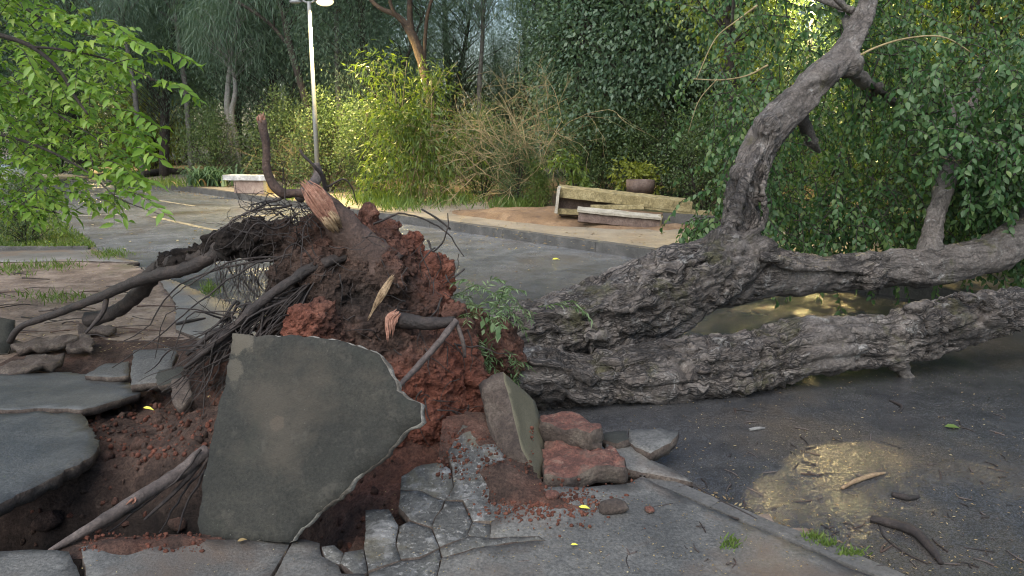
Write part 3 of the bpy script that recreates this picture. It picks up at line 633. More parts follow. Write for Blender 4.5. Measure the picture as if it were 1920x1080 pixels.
# root ball
BL = [(640, 480, 4.35, .2), (700, 470, 4.42, .16), (760, 480, 4.46, .11), (795, 520, 4.5, .15), (710, 540, 4.3, .26), (620, 560, 4.2, .2), (770, 590, 4.35, .25), (815, 640, 4.3, .19),
      (850, 700, 4.15, .16), (862, 770, 4.0, .16), (700, 650, 4.1, .28), (780, 720, 4.0, .27), (610, 640, 4.0, .19), (570, 612, 3.85, .11), (600, 600, 3.88, .09), (700, 780, 3.85, .28), (800, 800, 3.85, .2),
      (640, 740, 3.95, .3), (540, 720, 3.95, .22), (470, 740, 3.95, .18), (830, 600, 4.4, .12), (850, 600, 4.2, .08), (690, 412, 4.4, .06), (735, 432, 4.45, .06), (772, 450, 4.48, .06), (830, 520, 4.5, .07), (820, 545, 4.5, .1), (480, 445, 4.35, .10), (440, 452, 4.4, .075),
      (530, 455, 4.35, .10), (575, 470, 4.35, .14), (345, 482, 4.6, .055), (385, 470, 4.55, .05), (560, 540, 4.25, .13), (870, 840, 3.85, .14), (905, 760, 4.05, .09), (560, 520, 4.25, .16), (545, 575, 4.2, .14), (520, 635, 4.08, .14), (600, 530, 4.2, .18), (480, 668, 4.0, .12), (440, 694, 3.95, .11), (660, 480, 4.3, .16), (600, 440, 4.35, .12), (650, 440, 4.35, .12), (700, 462, 4.35, .12), (400, 458, 4.5, .055), (310, 492, 4.72, .05), (365, 470, 4.58, .05), (930, 740, 4.2, .12), (930, 660, 4.4, .16), (880, 620, 4.4, .12)]
parts = [sphere(at(a, b, Y), (r, r, r*1.1)) for a, b, Y, r in BL]
for pts in ([(870, 610, 4.1, .05), (885, 690, 4.0, .06), (900, 760, 3.95, .055), (905, 800, 3.9, .03)], [(755, 600, 4.0, .06), (745, 660, 3.9, .06), (725, 720, 3.82, .045)], [(700, 450, 4.25, .05), (740, 500, 4.1, .05), (735, 540, 4.05, .06)],
            [(845, 620, 4.05, .04), (835, 700, 3.9, .045), (830, 760, 3.8, .04)]):
    parts.append(tube(*px(pts, 16), 10))
V, F = join(parts)
BM, BV, BN = remeshed(V, F, .0125, 3)
big = fbm(BV*4.2, 3); cl = np.abs(fbm(BV*11, 3)); d2 = pn(BV*27)
st = fbm(np.c_[BV[:, 0]*22, BV[:, 1]*22, BV[:, 2]*5], 2)
lump = np.abs(pn(BV*17+3))
disp = .045*big+.035*(cl-.3)+.03*(.5-lump)+.014*d2+.011*pn(BV*55)+.014*st
BV2 = BV+BN*disp[:, None]
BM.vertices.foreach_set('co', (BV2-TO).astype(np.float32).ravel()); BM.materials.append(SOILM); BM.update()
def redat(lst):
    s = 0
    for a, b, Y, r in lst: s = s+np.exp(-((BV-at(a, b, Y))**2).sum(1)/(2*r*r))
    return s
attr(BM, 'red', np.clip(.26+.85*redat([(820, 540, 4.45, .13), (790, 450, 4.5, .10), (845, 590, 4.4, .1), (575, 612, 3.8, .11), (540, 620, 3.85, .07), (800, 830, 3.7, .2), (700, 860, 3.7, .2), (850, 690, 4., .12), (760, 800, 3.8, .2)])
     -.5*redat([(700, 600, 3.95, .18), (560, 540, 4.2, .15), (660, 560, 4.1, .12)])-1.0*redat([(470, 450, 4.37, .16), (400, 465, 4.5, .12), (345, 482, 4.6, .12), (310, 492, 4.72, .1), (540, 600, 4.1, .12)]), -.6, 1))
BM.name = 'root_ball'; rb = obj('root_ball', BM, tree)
def crumbs(name, P, Nn, red, seed, lo, hi, parent=None, origin=np.zeros(3)):
    q_ = np.random.RandomState(seed); cv, cf = sphere((0, 0, 0), 1, 6, 4); cf4 = [f for f in cf]; Vs = []; n = len(P)
    sz = lo+(hi-lo)*q_.uniform(0, 1, n)**3
    base = cv[None]*(1+.45*q_.normal(0, .6, (n, len(cv), 1)))*sz[:, None, None]*q_.uniform(.6, 1.35, (n, 1, 3))+(P+Nn*sz[:, None]*.35-origin)[:, None]
    m_ = len(cv); tri_ = np.array([f for f in cf if len(f) == 3]); quad = np.array([f for f in cf if len(f) == 4]); off = (np.arange(n)*m_)[:, None, None]
    F = list((quad[None]+off).reshape(-1, 4))+list((tri_[None]+off).reshape(-1, 3)); o = tag(mk(name, base.reshape(-1, 3), F, SOILM, parent), kind='stuff'); attr(o.data, 'red', np.repeat(red, m_)); return o
_q = np.random.RandomState(77); _red = np.empty(len(BV), np.float32); BM.attributes['red'].data.foreach_get('value', _red)
_k = _q.choice(len(BV), 3200); crumbs('soil_crumbs', BV2[_k], BN[_k], _red[_k]+.1, 78, .003, .016, tree, TO)

# roots
def rooty(P, r, sides=9, amp=.22):
    V, F = tube(P, r, sides); n = len(P); rep = np.concatenate([np.repeat(np.arange(n), sides), [0, n-1]]); C = P[rep]
    k = 1+amp*fbm(V*16, 3)[:, None]; return C+(V-C)*k, F
def root(pts, n, mat, sides=10, amp=.34, name='root'):
    P, r = px(pts, n); V, F = rooty(P, r, sides, amp); return tchild(name, V, F, mat, True), P, r
root([(715, 510, 4.22, .15), (690, 478, 4.22, .125), (655, 440, 4.2, .105), (625, 405, 4.17, .085), (598, 375, 4.15, .066), (578, 352, 4.12, .05)], 26, ROOTR, 14, .18)
root([(600, 372, 4.2, .022), (560, 362, 4.2, .024), (532, 362, 4.18, .027), (512, 345, 4.16, .028), (500, 315, 4.15, .023), (499, 270, 4.15, .024), (491, 226, 4.15, .027)], 40, ROOTR, 10, .2)
root([(560, 372, 4.3, .03), (583, 350, 4.4, .03), (596, 328, 4.5, .028), (592, 306, 4.5, .02)], 18, ROOTG, 10, .3)
root([(612, 375, 4.3, .012), (606, 335, 4.25, .012), (590, 312, 4.2, .010), (570, 293, 4.2, .008), (562, 280, 4.2, .006)], 20, ROOTM, 7, .25)
root([(570, 455, 4.35, .08), (500, 450, 4.38, .085), (440, 462, 4.45, .08), (390, 474, 4.55, .06), (340, 492, 4.65, .06), (295, 505, 4.75, .055), (265, 545, 4.85, .05), (215, 585, 4.95, .045), (165, 600, 5.0, .055)], 60, ROOTM, 14, .25)
root([(420, 468, 4.45, .04), (360, 500, 4.5, .042), (300, 515, 4.6, .04), (250, 530, 4.7, .036), (180, 560, 4.85, .03), (100, 590, 5.0, .026), (40, 612, 5.1, .022), (18, 640, 5.15, .022)], 60, ROOTM, 12, .2)
root([(200, 560, 4.82, .016), (190, 590, 4.7, .016), (160, 625, 4.6, .008)], 14, ROOTM, 7, .2)
root([(650, 480, 4.15, .03), (590, 500, 4.05, .03), (540, 530, 3.98, .028), (480, 575, 3.9, .026), (430, 620, 3.85, .022), (390, 655, 3.8, .016), (345, 690, 3.78, .008)], 40, ROOTM, 9)
root([(500, 560, 3.95, .018), (440, 610, 3.9, .018), (400, 625, 3.95, .018), (350, 665, 3.9, .012)], 24, ROOTM, 8)
root([(560, 578, 4.0, .022), (500, 585, 3.97, .02), (455, 605, 3.93, .018), (420, 640, 3.85, .012), (360, 700, 3.8, .006)], 26, ROOTM, 8)
root([(735, 598, 3.92, .045), (775, 604, 3.88, .04), (815, 606, 3.85, .034), (852, 602, 3.82, .024)], 24, ROOTM, 12, .2)
root([(855, 601, 3.82, .018), (825, 640, 3.72, .018), (785, 685, 3.62, .016), (746, 726, 3.5, .013)], 26, ROOTG, 9, .2)
root([(855, 605, 3.82, .012), (868, 640, 3.8, .011), (872, 670, 3.82, .008)], 12, ROOTG, 7)
root([(610, 470, 4.2, .03), (580, 520, 4.1, .022), (555, 600, 3.95, .014), (520, 640, 3.85, .01)], 24, ROOTM, 8)
root([(880, 480, 4.4, .003), (870, 380, 4.42, .004), (850, 425, 4.45, .006), (835, 470, 4.45, .008)], 14, ROOTM, 6) if False else None
root([(388, 845, 3.35, .034), (330, 890, 3.2, .032), (250, 940, 3.0, .03), (170, 990, 2.86, .024), (92, 1034, 2.74, .010)], 36, ROOTG, 10, .2)
root([(375, 870, 3.3, .012), (330, 920, 3.15, .010), (270, 975, 3.0, .006)], 20, ROOTM, 6)
root([(790, 392, 4.5, .006), (820, 410, 4.5, .007), (845, 430, 4.5, .006)], 12, ROOTM, 6)
# splintered wood where roots snapped
def splinters(name, c, d, n, L, w, mat, spread=.035, seed=1):
    q = np.random.RandomState(seed); ps = []
    d = unit(d)
    for _ in range(n):
        o_ = c+q.normal(0, spread, 3); dd = unit(d+q.normal(0, .18, 3)); l = L*q.uniform(.4, 1.2)
        P = np.stack([o_, o_+dd*l*.5+q.normal(0, .004, 3), o_+dd*l]); ps.append(tube(P, np.array([1, .8, .15])*w*q.uniform(.6, 1.3), 5))
    V, F = join(ps); return tchild(name, V, F, mat)
A_ = at(612, 395, 4.06); B_ = at(574, 348, 4.06)
def fibres(pts, halfw, n, mat, seed, r=(.003, .007), over=.10, depth=.35):
    """a torn face of wood: many parallel fibres of unequal length lying side by side along pts"""
    q_ = np.random.RandomState(seed); S = spline([at(*p) for p in pts], 24); hw = np.interp(np.linspace(0, 1, 24), np.linspace(0, 1, len(halfw)), halfw); ps = []
    T = unit(np.gradient(S, axis=0)); view = unit(S-np.array([0, 0, EYE])); A = unit(np.cross(T, view)); Bn = np.cross(A, T); Bn *= np.sign((Bn*-view).sum(1))[:, None]
    for k in range(n):
        o_ = q_.uniform(-1, 1); t0 = q_.uniform(-over, .35); t1 = min(1+over, t0+q_.uniform(.4, .9)); m = 9; tt = np.linspace(t0, t1, m)*23
        i_ = np.clip(tt, 0, 23); P = np.stack([np.interp(i_, np.arange(24), S[:, c]) for c in range(3)], 1); a_ = np.stack([np.interp(i_, np.arange(24), A[:, c]) for c in range(3)], 1); b_ = np.stack([np.interp(i_, np.arange(24), Bn[:, c]) for c in range(3)], 1); w_ = np.interp(i_, np.arange(24), hw)
        P = P+np.clip(tt-23, 0, 9)[:, None]*(S[-1]-S[-2])+np.clip(tt, -9, 0)[:, None]*(S[1]-S[0])
        P = P+a_*(w_*o_)[:, None]+b_*(w_*depth*(math.sqrt(max(0, 1-o_*o_))+q_.uniform(-.35, .25)))[:, None]+.004*np.stack([pn(P*18+k*3.1+c) for c in range(3)], 1)
        ps.append(tube(P, q_.uniform(*r)*np.array([.4, .8, 1, 1, 1, 1, .9, .7, .25]), 5))
    V, F = join(ps); tchild('split_wood', V, F, mat)
fibres([(622, 414, 4.09), (606, 390, 4.07), (590, 366, 4.06), (574, 348, 4.06)], [.045, .06, .06, .035], 150, WOODP, 2, (.002, .005), .16)
fibres([(634, 432, 4.09), (622, 414, 4.05), (612, 402, 4.05)], [.03, .045, .04], 34, WOODY, 3, (.003, .006), .06)
splinters('split_wood', at(491, 230, 4.15), np.array([0, 0, 1.]), 26, .04, .006, WOODP, .013, 4)
fibres([(734, 522, 3.92), (716, 552, 3.89), (694, 592, 3.88)], [.010, .020, .006], 40, WOODY, 5, (.0018, .004), .12, .2)
fibres([(745, 588, 3.86), (735, 600, 3.85), (732, 630, 3.82)], [.02, .035, .02], 40, WOODP, 7, (.002, .005), .2)
splinters('split_wood', at(250, 935, 2.98), at(240, 945, 2.98)-at(262, 925, 3.), 10, .05, .005, WOODP, .008, 7)
# fine roots: curtains, wiry tangle
q = np.random.RandomState(8); fr = []
def wig(P0, d, L, r, n=9, droop=.5, wob=.12):
    P = [np.asarray(P0, float)]; d = unit(d); s = L/n
    for k in range(n):
        d = unit(d+q.normal(0, wob, 3)+np.array([0, 0, -droop/n])); P.append(P[-1]+d*s)
    return np.array(P), np.linspace(r, r*.3, n+1)
for _ in range(150):      # dangling
    a = q.uniform(400, 590); b = np.interp(a, [400, 590], [480, 500])+q.uniform(-5, 40); Y = q.uniform(4.1, 4.4)
    fr.append(wig(at(a, b, Y), (q.normal(0, .3), q.normal(0, .2), -1), q.uniform(.08, .42), q.uniform(.0012, .0035), 9, .6, .2))
for _ in range(110):       # wiry tangle at upper left
    a = q.uniform(480, 610); b = q.uniform(372, 470); Y = q.uniform(4.1, 4.4)
    fr.append(wig(at(a, b, Y), (q.normal(-.8, .6), q.normal(-.2, .5), q.normal(.15, .5)), q.uniform(.12, .5), q.uniform(.0015, .0045), 10, .5, .3))
for _ in range(75):       # trailing down left below the big root
    t = q.uniform(0, 1); a = 640-t*260; b = 490+t*180
    fr.append(wig(at(a, b, 4.1-.3*t), (q.normal(-.7, .3), q.normal(-.1, .3), q.normal(-.5, .3)), q.uniform(.2, .6), q.uniform(.003, .007), 10, .4, .13))
for _ in range(60):       # pulled-tight strands towards the slab
    a = q.uniform(420, 560); b = q.uniform(560, 640)
    P0 = at(a, b, 3.95); P1 = at(a-q.uniform(40, 160), b+q.uniform(60, 140), 3.8); m = .5*(P0+P1)+q.normal(0, .07, 3)
    fr.append((spline([P0, m, P1], 8), np.linspace(q.uniform(.004, .009), .002, 8)))
for _ in range(90):       # over the ball's face
    a = q.uniform(560, 880); b = q.uniform(430, 800); Y = np.interp(b, [400, 850], [4.15, 3.6])
    fr.append(wig(at(a, b, Y), (q.normal(0, .7), -.2, q.normal(-.5, .6)), q.uniform(.08, .35), q.uniform(.002, .006), 9, .4, .25))
for pts in ([(545, 365, 4.2), (470, 395, 4.1), (400, 440, 4.0), (380, 480, 4.0)], [(545, 385, 4.2), (460, 400, 4.15), (430, 425, 4.1)], [(560, 400, 4.2), (520, 430, 4.1), (480, 420, 4.0), (445, 465, 4.0)],
            [(560, 480, 4.2), (430, 500, 4.2), (330, 540, 4.3), (280, 610, 4.3), (235, 640, 4.2)], [(580, 470, 4.2), (470, 500, 4.1), (380, 560, 4.05), (310, 620, 4.0), (210, 690, 4.0)], [(545, 480, 4.2), (440, 490, 4.2), (360, 530, 4.2), (320, 560, 4.2)],
            [(390, 860, 3.3), (340, 930, 3.2), (300, 1000, 3.05)], [(380, 840, 3.3), (330, 900, 3.15), (200, 1000, 2.95)], [(385, 880, 3.35), (350, 950, 3.25), (330, 1000, 3.1)], [(270, 945, 3.02), (200, 985, 2.95), (160, 1000, 2.9)],
            [(610, 350, 4.3), (650, 340, 4.3), (670, 385, 4.35)], [(700, 420, 4.3), (760, 400, 4.3), (830, 430, 4.35), (870, 480, 4.4)], [(800, 450, 4.35), (815, 470, 4.3), (840, 430, 4.3), (838, 400, 4.3)]):
    P, r = px([(*p, .006) for p in pts], 20); P += .012*np.stack([pn(P*14+k*9) for k in range(3)], 1); fr.append((P, np.linspace(.007, .003, 20)))
V, F = twigs(fr, 5)
tag(tchild('fine_roots', V, F, ROOTM, True), kind='stuff')
exec_order.append('tree')

# ================================================================== THE FALLEN CROWN
q = np.random.RandomState(21)
def frond_string(P0, d, L, n=10, droop=1.2, wob=.16, rs=q):
    P = [np.asarray(P0, float)]; d = unit(d); s = L/n
    for k in range(n):
        d = unit(d+rs.normal(0, wob, 3)+np.array([0, 0, -droop/n*1.5])); P.append(P[-1]+d*s)
    return np.array(P)
def string_leaves(P, n, L, Wd, rs, side=.9, hang=.7, start=.1):
    m = len(P)-1; t = np.linspace(start, 1, n)*m; i = np.minimum(t.astype(int), m-1); f = (t-i)[:, None]
    Q = P[i]*(1-f)+P[i+1]*f; T = unit(P[i+1]-P[i]); S = unit(np.cross(T, [0.01, 0.02, 1.])); sg = np.where(np.arange(n) % 2, 1., -1.)[:, None]
    D = unit(T*.55+S*sg*side+np.array([0, 0, -hang])+rs.normal(0, .28, (n, 3))); N = unit(np.cross(D, T)*sg+rs.normal(0, .5, (n, 3)))
    k = rs.uniform(.7, 1.15, n); return Q, D, N, L*k, Wd*k
tw, LF = [], []
LB = np.array([(1505-960)/FPX*16.8/1.021-.38, 16.8, 5.75])
def in_gap(P):
    for a, b, rg in ((1420, 838, .15), (1480, 845, .18), (1540, 830, .14), (1580, 880, .14), (1500, 757, .07), (1690, 930, .10), (1850, 860, .07), (1640, 850, .1)):
        G = gp(a, b, -.05); ab = LB-G; t = np.clip((P-G)@ab/(ab@ab), 0, 1); d = np.linalg.norm(P-G-t[:, None]*ab, axis=1)
        if d.min() < rg: return True
    return False
def crown_ok(a, b):
    left = np.interp(b, [-200, 0, 100, 200, 300, 450], [1330, 1350, 1345, 1345, 1370, 1380]); return a > left
n_s = 0
while n_s < 2300:
    a = q.uniform(1290, 2250); b = q.uniform(-220, 440); Y = q.uniform(6.6, 10.5)
    if not crown_ok(a, b): continue
    dens = .55+.6*pn(np.array([[a/150, b/110, Y*.8]]))[0]
    if q.uniform() > dens: continue
    P0 = at(a, b, Y)
    if P0[2] < .5: continue
    L = q.uniform(.35, .95); P = frond_string(P0, (q.normal(-.1, .5), q.normal(-.35, .35), q.normal(.0, .3)), L)
    if in_gap(P) and q.uniform() < .74: continue
    if b < 120 and (1345 < a < 1560 or a > 1660) and q.uniform() < .72: continue
    P[:, 2] = np.maximum(P[:, 2], .03); tw.append((P, np.linspace(.006, .0015, len(P)))); LF.append(string_leaves(P, int(L*32), .07, .038, q)); n_s += 1
for _ in range(60):       # sprays in front of the far end of the right limb
    a = q.uniform(1790, 2050); b = q.uniform(230, 400); P0 = at(a, b, q.uniform(6.2, 6.6)); L = q.uniform(.3, .6)
    P = frond_string(P0, (q.normal(-.2, .5), -.3, .1), L); tw.append((P, np.linspace(.005, .0015, len(P)))); LF.append(string_leaves(P, int(L*32), .08, .042, q))
for _ in range(170):      # in front of the branch of the right limb
    a = q.uniform(1690, 2000); b = q.uniform(60, 330); P0 = at(a, b, q.uniform(6.0, 6.5)); L = q.uniform(.25, .6)
    if P0[2]-L < at(a, 400, 6.3)[2] and a < 1800 and b > 260: continue
    P = frond_string(P0, (q.normal(-.2, .5), -.3, .1), L); tw.append((P, np.linspace(.005, .0015, len(P)))); LF.append(string_leaves(P, int(L*32), .07, .038, q))
for _ in range(26):       # low spray left of the standing limb
    P0 = at(q.uniform(1310, 1350), q.uniform(405, 432), q.uniform(6.6, 7.4)); L = q.uniform(.2, .4)
    P = frond_string(P0, (q.normal(-.5, .5), -.3, .1), L); tw.append((P, np.linspace(.005, .0015, len(P)))); LF.append(string_leaves(P, int(L*34), .075, .040, q))
for _ in range(150):      # behind and below the right limb
    P0 = at(q.uniform(1460, 2100), q.uniform(380, 500), q.uniform(6.9, 8.5)); L = q.uniform(.3, .7)
    P = frond_string(P0, (q.normal(0, .5), -.2, .1), L); P[:, 2] = np.maximum(P[:, 2], -.03); tw.append((P, np.linspace(.005, .0015, len(P)))); LF.append(string_leaves(P, int(L*34), .08, .042, q))
# the branches that carry it
for pts, rads in ((((1600, 70, 6.3), (1560, -20, 6.9), (1480, -100, 7.6)), .05), (((1800, 250, 6.7), (1760, 150, 7.2), (1700, 60, 7.9)), .03), (((1650, 160, 6.7), (1600, 230, 7.3), (1560, 330, 7.9)), .035),
                  (((1930, 432, 6.3), (1900, 300, 7.0), (1880, 150, 7.8)), .05), (((1600, 20, 6.4), (1400, -40, 7.), (1370, 60, 7.6)), .03),
                  (((1590, 20, 6.4), (1575, 8, 6.35), (1556, -10, 6.3)), .022)):
    S = spline([at(*p) for p in pts], 18); V, F = rooty(S, np.linspace(rads, rads*.35, 18), 8, .15); tchild('branch', V, F, BARK, True)
for pts, rads in ((((1592, 115, 6.2), (1640, 90, 6.15), (1700, 72, 6.1), (1770, 70, 6.1), (1835, 108, 6.15)), .011), (((1440, 122, 6.5), (1400, 142, 6.5), (1350, 150, 6.5), (1300, 148, 6.6)), .010), (((1345, 148, 6.5), (1310, 190, 6.6), (1290, 250, 6.7)), .006),
                  (((1420, 10, 6.6), (1380, 40, 6.6), (1340, 75, 6.7), (1305, 150, 6.7)), .010), (((1850, 260, 6.4), (1800, 300, 6.4), (1750, 290, 6.5)), .008)):
    S = spline([at(*p) for p in pts], 22); V, F = rooty(S, np.linspace(rads, rads*.4, 22), 6, .15); tchild('branch', V, F, TWIGM, True)
V, F = twigs(tw, 3); tag(tchild('hanging_twigs', V, F, TRUNKD), kind='stuff')
P, D, N, L, Wd = [np.concatenate(x) for x in zip(*LF)]
def leaf_parts(parent, origin, P, D, N, L, Wd, mat, tpl='ovate', count=300, xr=(0, 1920), yr=(0, 1080)):
    """the count leaves that show largest are parts of their own; the rest one mass"""
    rel = P-np.array([0, 0, EYE]); dep = rel@np.array([0, cp, -sp_]); upv = rel@np.array([0, sp_, cp])
    X = 960+FPX*rel[:, 0]/np.maximum(dep, .1); Yp = 540-FPX*upv/np.maximum(dep, .1)
    facing = np.abs((unit(np.cross(np.cross(N, D), D))*unit(rel)).sum(1))
    sc = np.where((dep > .3) & (X > xr[0]) & (X < xr[1]) & (Yp > yr[0]) & (Yp < yr[1]), L*(.3+facing)/np.maximum(dep, .1), 0)
    pick = np.argsort(-sc)[:count]; rest = np.ones(len(P), bool); rest[pick] = False
    T, F = TPL[tpl]; me = mesh('leaf', T*np.array([1, 1, 1.]), F, mat)
    for k in pick:
        d = unit(D[k]); s = unit(np.cross(N[k], d)); n = np.cross(d, s); o = obj('leaf', me, parent)
        M = Matrix(((d[0]*L[k], s[0]*Wd[k], n[0]*L[k], P[k][0]-origin[0]), (d[1]*L[k], s[1]*Wd[k], n[1]*L[k], P[k][1]-origin[1]), (d[2]*L[k], s[2]*Wd[k], n[2]*L[k], P[k][2]-origin[2]), (0, 0, 0, 1)))
        o.matrix_basis = M
    r1 = rest & (np.arange(len(P)) % 2 == 0); r2 = rest & ~r1; V, F = join([leaves(P[r1], D[r1], N[r1], L[r1], Wd[r1], tpl), leaves(P[r2], D[r2], N[r2], L[r2]*.9, Wd[r2]*1.1, 'curled')])
    return tag(obj('foliage', mesh('foliage', V-origin, F, mat), parent), kind='stuff')
leaf_parts(tree, TO, P, D, N, L, Wd, L_FICUS, 'ovate', 300)

# ================================================================== SLABS, CLODS
def thing_slab(name, pts, thick, top, side, label, cat, **k):
    return tag(slab(name, pts, thick, top, side, None, **k), label, cat)
n1 = unit(np.array([-.29, -.85, .40])); p0 = gp(460, 1012, 0.0)
add_blot(SLABX, [(onplane(448, 640, p0, n1), .075, (.085, .074, .055), .8), (onplane(440, 690, p0, n1), .05, (.075, .066, .05), .7), (onplane(518, 792, p0, n1), .036, (.075, .058, .042), .5)])
BIG = [(172, 55), (280, 68), (350, 70), (430, 68), (520, 72), (600, 80), (640, 85), (700, 110), (790, 145), (830, 200), (855, 260), (865, 300), (910, 330), (962, 355), (970, 430), (905, 462), (810, 572), (700, 668), (620, 742), (500, 842), (410, 935), (40, 935), (33, 860), (48, 640), (98, 430), (130, 300), (155, 170)]
thing_slab('concrete_slab', [onplane(360+.444*a, 600+.444*b, p0, n1) for a, b in BIG], .065, SLABX, SLABE, 'huge dark concrete slab standing on edge in front of the root ball', 'slab', n=n1, j=.009, step=.016, g=.04, seed=31, relief=.006, flare=.008)
A3, B3, C3 = at(1015, 907, 3.30), at(938, 702, 3.56), at(1020, 800, 3.72)
n2 = np.cross(B3-A3, C3-A3); n2 = unit(n2)
if n2[0] < 0: n2 = -n2
S2 = [(625, 97), (700, 160), (780, 240), (800, 300), (832, 380), (830, 500), (815, 640), (770, 575), (715, 470), (690, 380), (660, 250), (632, 140)]
thing_slab('concrete_slab', [onplane(700+.389*a, 660+.389*b, A3, n2) for a, b in S2], .15, SLABO, SLABD, 'narrow olive topped slab tipped on its edge between the root ball and the red clay lumps', 'slab', n=n2, j=.006, step=.03, g=.05, seed=32, flare=.012)
def lying(name, pix, z, thick, top, side, label, cat, tilt=(0, 0), seed=1, j=.01, relief=.006, g=.05, flare=.006, z0=None):
    pts = np.array([gp(a, b, z) for a, b in pix]); c = pts.mean(0); n = unit(np.array([-tilt[0], -tilt[1], 1]))
    pts = np.array([onplane(a, b, c, n) for a, b in pix])
    return thing_slab(name, pts, thick, top, side, label, cat, n=n, j=j, step=.03, g=g, seed=seed, relief=relief, flare=flare)
lying('clay_lump', ((1010, 772), (1060, 768), (1085, 772), (1115, 790), (1128, 806), (1105, 818), (1060, 808), (1015, 797)), .19, .12, REDCHUNK, SLABD, 'upper red clay crusted lump wedged against the underside of the trunk', 'lump', (.02, .1), 33, .018, .04, .02, .016)
lying('clay_lump', ((1022, 822), (1060, 818), (1105, 832), (1140, 842), (1172, 858), (1176, 872), (1120, 878), (1085, 886), (1060, 898), (1022, 890), (1016, 860)), .10, .10, REDCHUNK, SLABD, 'lower and larger red clay crusted lump lying on the pavement', 'lump', (.05, .08), 34, .018, .04, .02, .016)
lying('concrete_slab', ((1176, 806), (1235, 803), (1273, 808), (1258, 830), (1222, 850), (1190, 838), (1178, 825)), .10, .07, CONC, SLABD, 'pale pointed slab overhanging the kerb beside the trunk', 'slab', (.1, .12), 35)
lying('concrete_slab', ((1132, 812), (1175, 808), (1178, 825), (1160, 832), (1130, 824)), .10, .06, SLABT, SLABD, 'small dark broken slab behind the red clay lumps', 'slab', (.1, 0), 36)
lying('concrete_slab', ((1140, 826), (1165, 823), (1200, 840), (1225, 862), (1262, 880), (1300, 905), (1240, 893), (1180, 880), (1135, 850)), .05, .06, CONC, SLABD, 'grey upheaved slab sloping down to the kerb right of the clay lumps', 'slab', (-.12, .12), 37)
lying('clay_lump', ((1080, 812), (1128, 812), (1130, 830), (1100, 834), (1078, 824)), .13, .06, SLABD, SLABD, 'brown crumbling lump squeezed between the two red clay lumps', 'lump', (0, 0), 38, .012, .015, .03)
def rock(name, c, s, mat, label, cat, seed, group=None, parent=None):
    q_ = np.random.RandomState(seed); V, F = sphere((0, 0, 0), 1., 16, 11); V = V*np.asarray(s)
    V = V*(1+.30*fbm(V/np.mean(s)*.9+seed*3.3, 3)+.10*pn(V/np.mean(s)*3.1+seed))[:, None]; V[:, 2] = np.maximum(V[:, 2], -s[2]*.75)
    o = mk(name, V, F, mat, parent); o.location = tuple(np.asarray(c)+np.array([0, 0, s[2]*.7])); o.rotation_euler[2] = q_.uniform(0, 6)
    if label: tag(o, label, cat, group)
    return o
rock('rubble_stone', rayH(1150, 958), (.07, .04, .032), SLABD, 'jagged brown rubble stone lying alone on the pavement', 'stone', 3)
rock('rubble_stone', rayH(1218, 960), (.02, .018, .016), REDCHUNK, 'small round brown clod beside the jagged rubble stone', 'stone', 4)
rock('rubble_stone', rayH(1035, 935), (.035, .03, .025), REDCHUNK, 'dark red clod at the foot of the olive topped slab', 'stone', 5)
# left: lifted pavement
def tilted(pix, A, B, C, *a, **k):
    A, B, C = (gp(*x) for x in (A, B, C)); n = unit(np.cross(B-A, C-A)); n = n if n[2] > 0 else -n
    return thing_slab('concrete_slab', [onplane(x, y, A, n) for x, y in pix], *a, n=n, **k)
tilted(((-90, 705), (60, 700), (130, 698), (235, 712), (262, 737), (215, 752), (158, 768), (80, 766), (0, 770), (-90, 778)), (0, 770, .085), (250, 740, .02), (0, 700, .02), .05, SLABB, SLABD, 'bluish wet slab of lifted pavement with a cracked pale rear corner', 'slab', seed=41, j=.018, relief=.006)
tilted(((-120, 782), (0, 775), (80, 771), (156, 774), (168, 800), (190, 838), (176, 856), (120, 882), (60, 913), (0, 944), (-120, 990)), (0, 944, .10), (185, 845, .06), (0, 775, .08), .065, SLABB, SLABD, 'large grey green slab overhanging the torn pit at the left', 'slab', seed=42, j=.022, relief=.006)
lying('concrete_slab', ((250, 658), (332, 650), (322, 690), (298, 716), (246, 722), (246, 700)), .12, .06, CONCD, SLABD, 'square grey slab fragment lying behind the lifted pavement', 'slab', (.02, .25), 43)
lying('concrete_slab', ((196, 682), (240, 678), (243, 704), (210, 708), (158, 704)), .05, .05, CONCD, SLABD, 'flat grey sliver of slab left of the square fragment', 'slab', (0, .1), 44)
lying('concrete_slab', ((300, 692), (345, 686), (338, 712), (298, 724), (292, 708)), .10, .06, SLABT, SLABD, 'small charcoal slab fragment leaning under the square grey one', 'slab', (.1, .3), 45)
lying('clay_lump', ((322, 712), (352, 704), (356, 745), (340, 765), (320, 758)), .08, .07, SLABD, SLABD, 'brown upright clod at the edge of the big standing slab', 'lump', (.1, .5), 46, .012, .02, .03)
pl = unit(np.array([.35, -.8, .45])); pp0 = gp(15, 662, 0)
thing_slab('concrete_slab', [onplane(a, b, pp0, pl) for a, b in ((-50, 600), (0, 595), (28, 600), (22, 640), (14, 662), (-50, 668))], .07, SLABT, SLABE, 'dark slab with a pale edge leaning up at the far left beside a root', 'slab', n=pl, seed=47, j=.006)
for k, (pix, z, lab) in enumerate(((((22, 640), (80, 632), (140, 628), (148, 636), (90, 648), (24, 656)), .07, 'long flat brown crust of soil under the tip of the left root'), (((122, 640), (165, 628), (178, 636), (172, 650), (128, 654)), .06, 'short brown crust of soil right of the long one'),
                                  (((0, 688), (60, 668), (120, 664), (100, 682), (40, 696), (0, 700)), .05, 'ragged brown crust along the rear of the bluish slab'), (((150, 610), (200, 604), (220, 612), (200, 620), (150, 622)), .06, 'brown crust of soil below the thick left root'))):
    lying('soil_crust', pix, z, .05, SLABD, SLABD, lab, 'soil crust', (.03, .1), 50+k, .03, .035, .025)
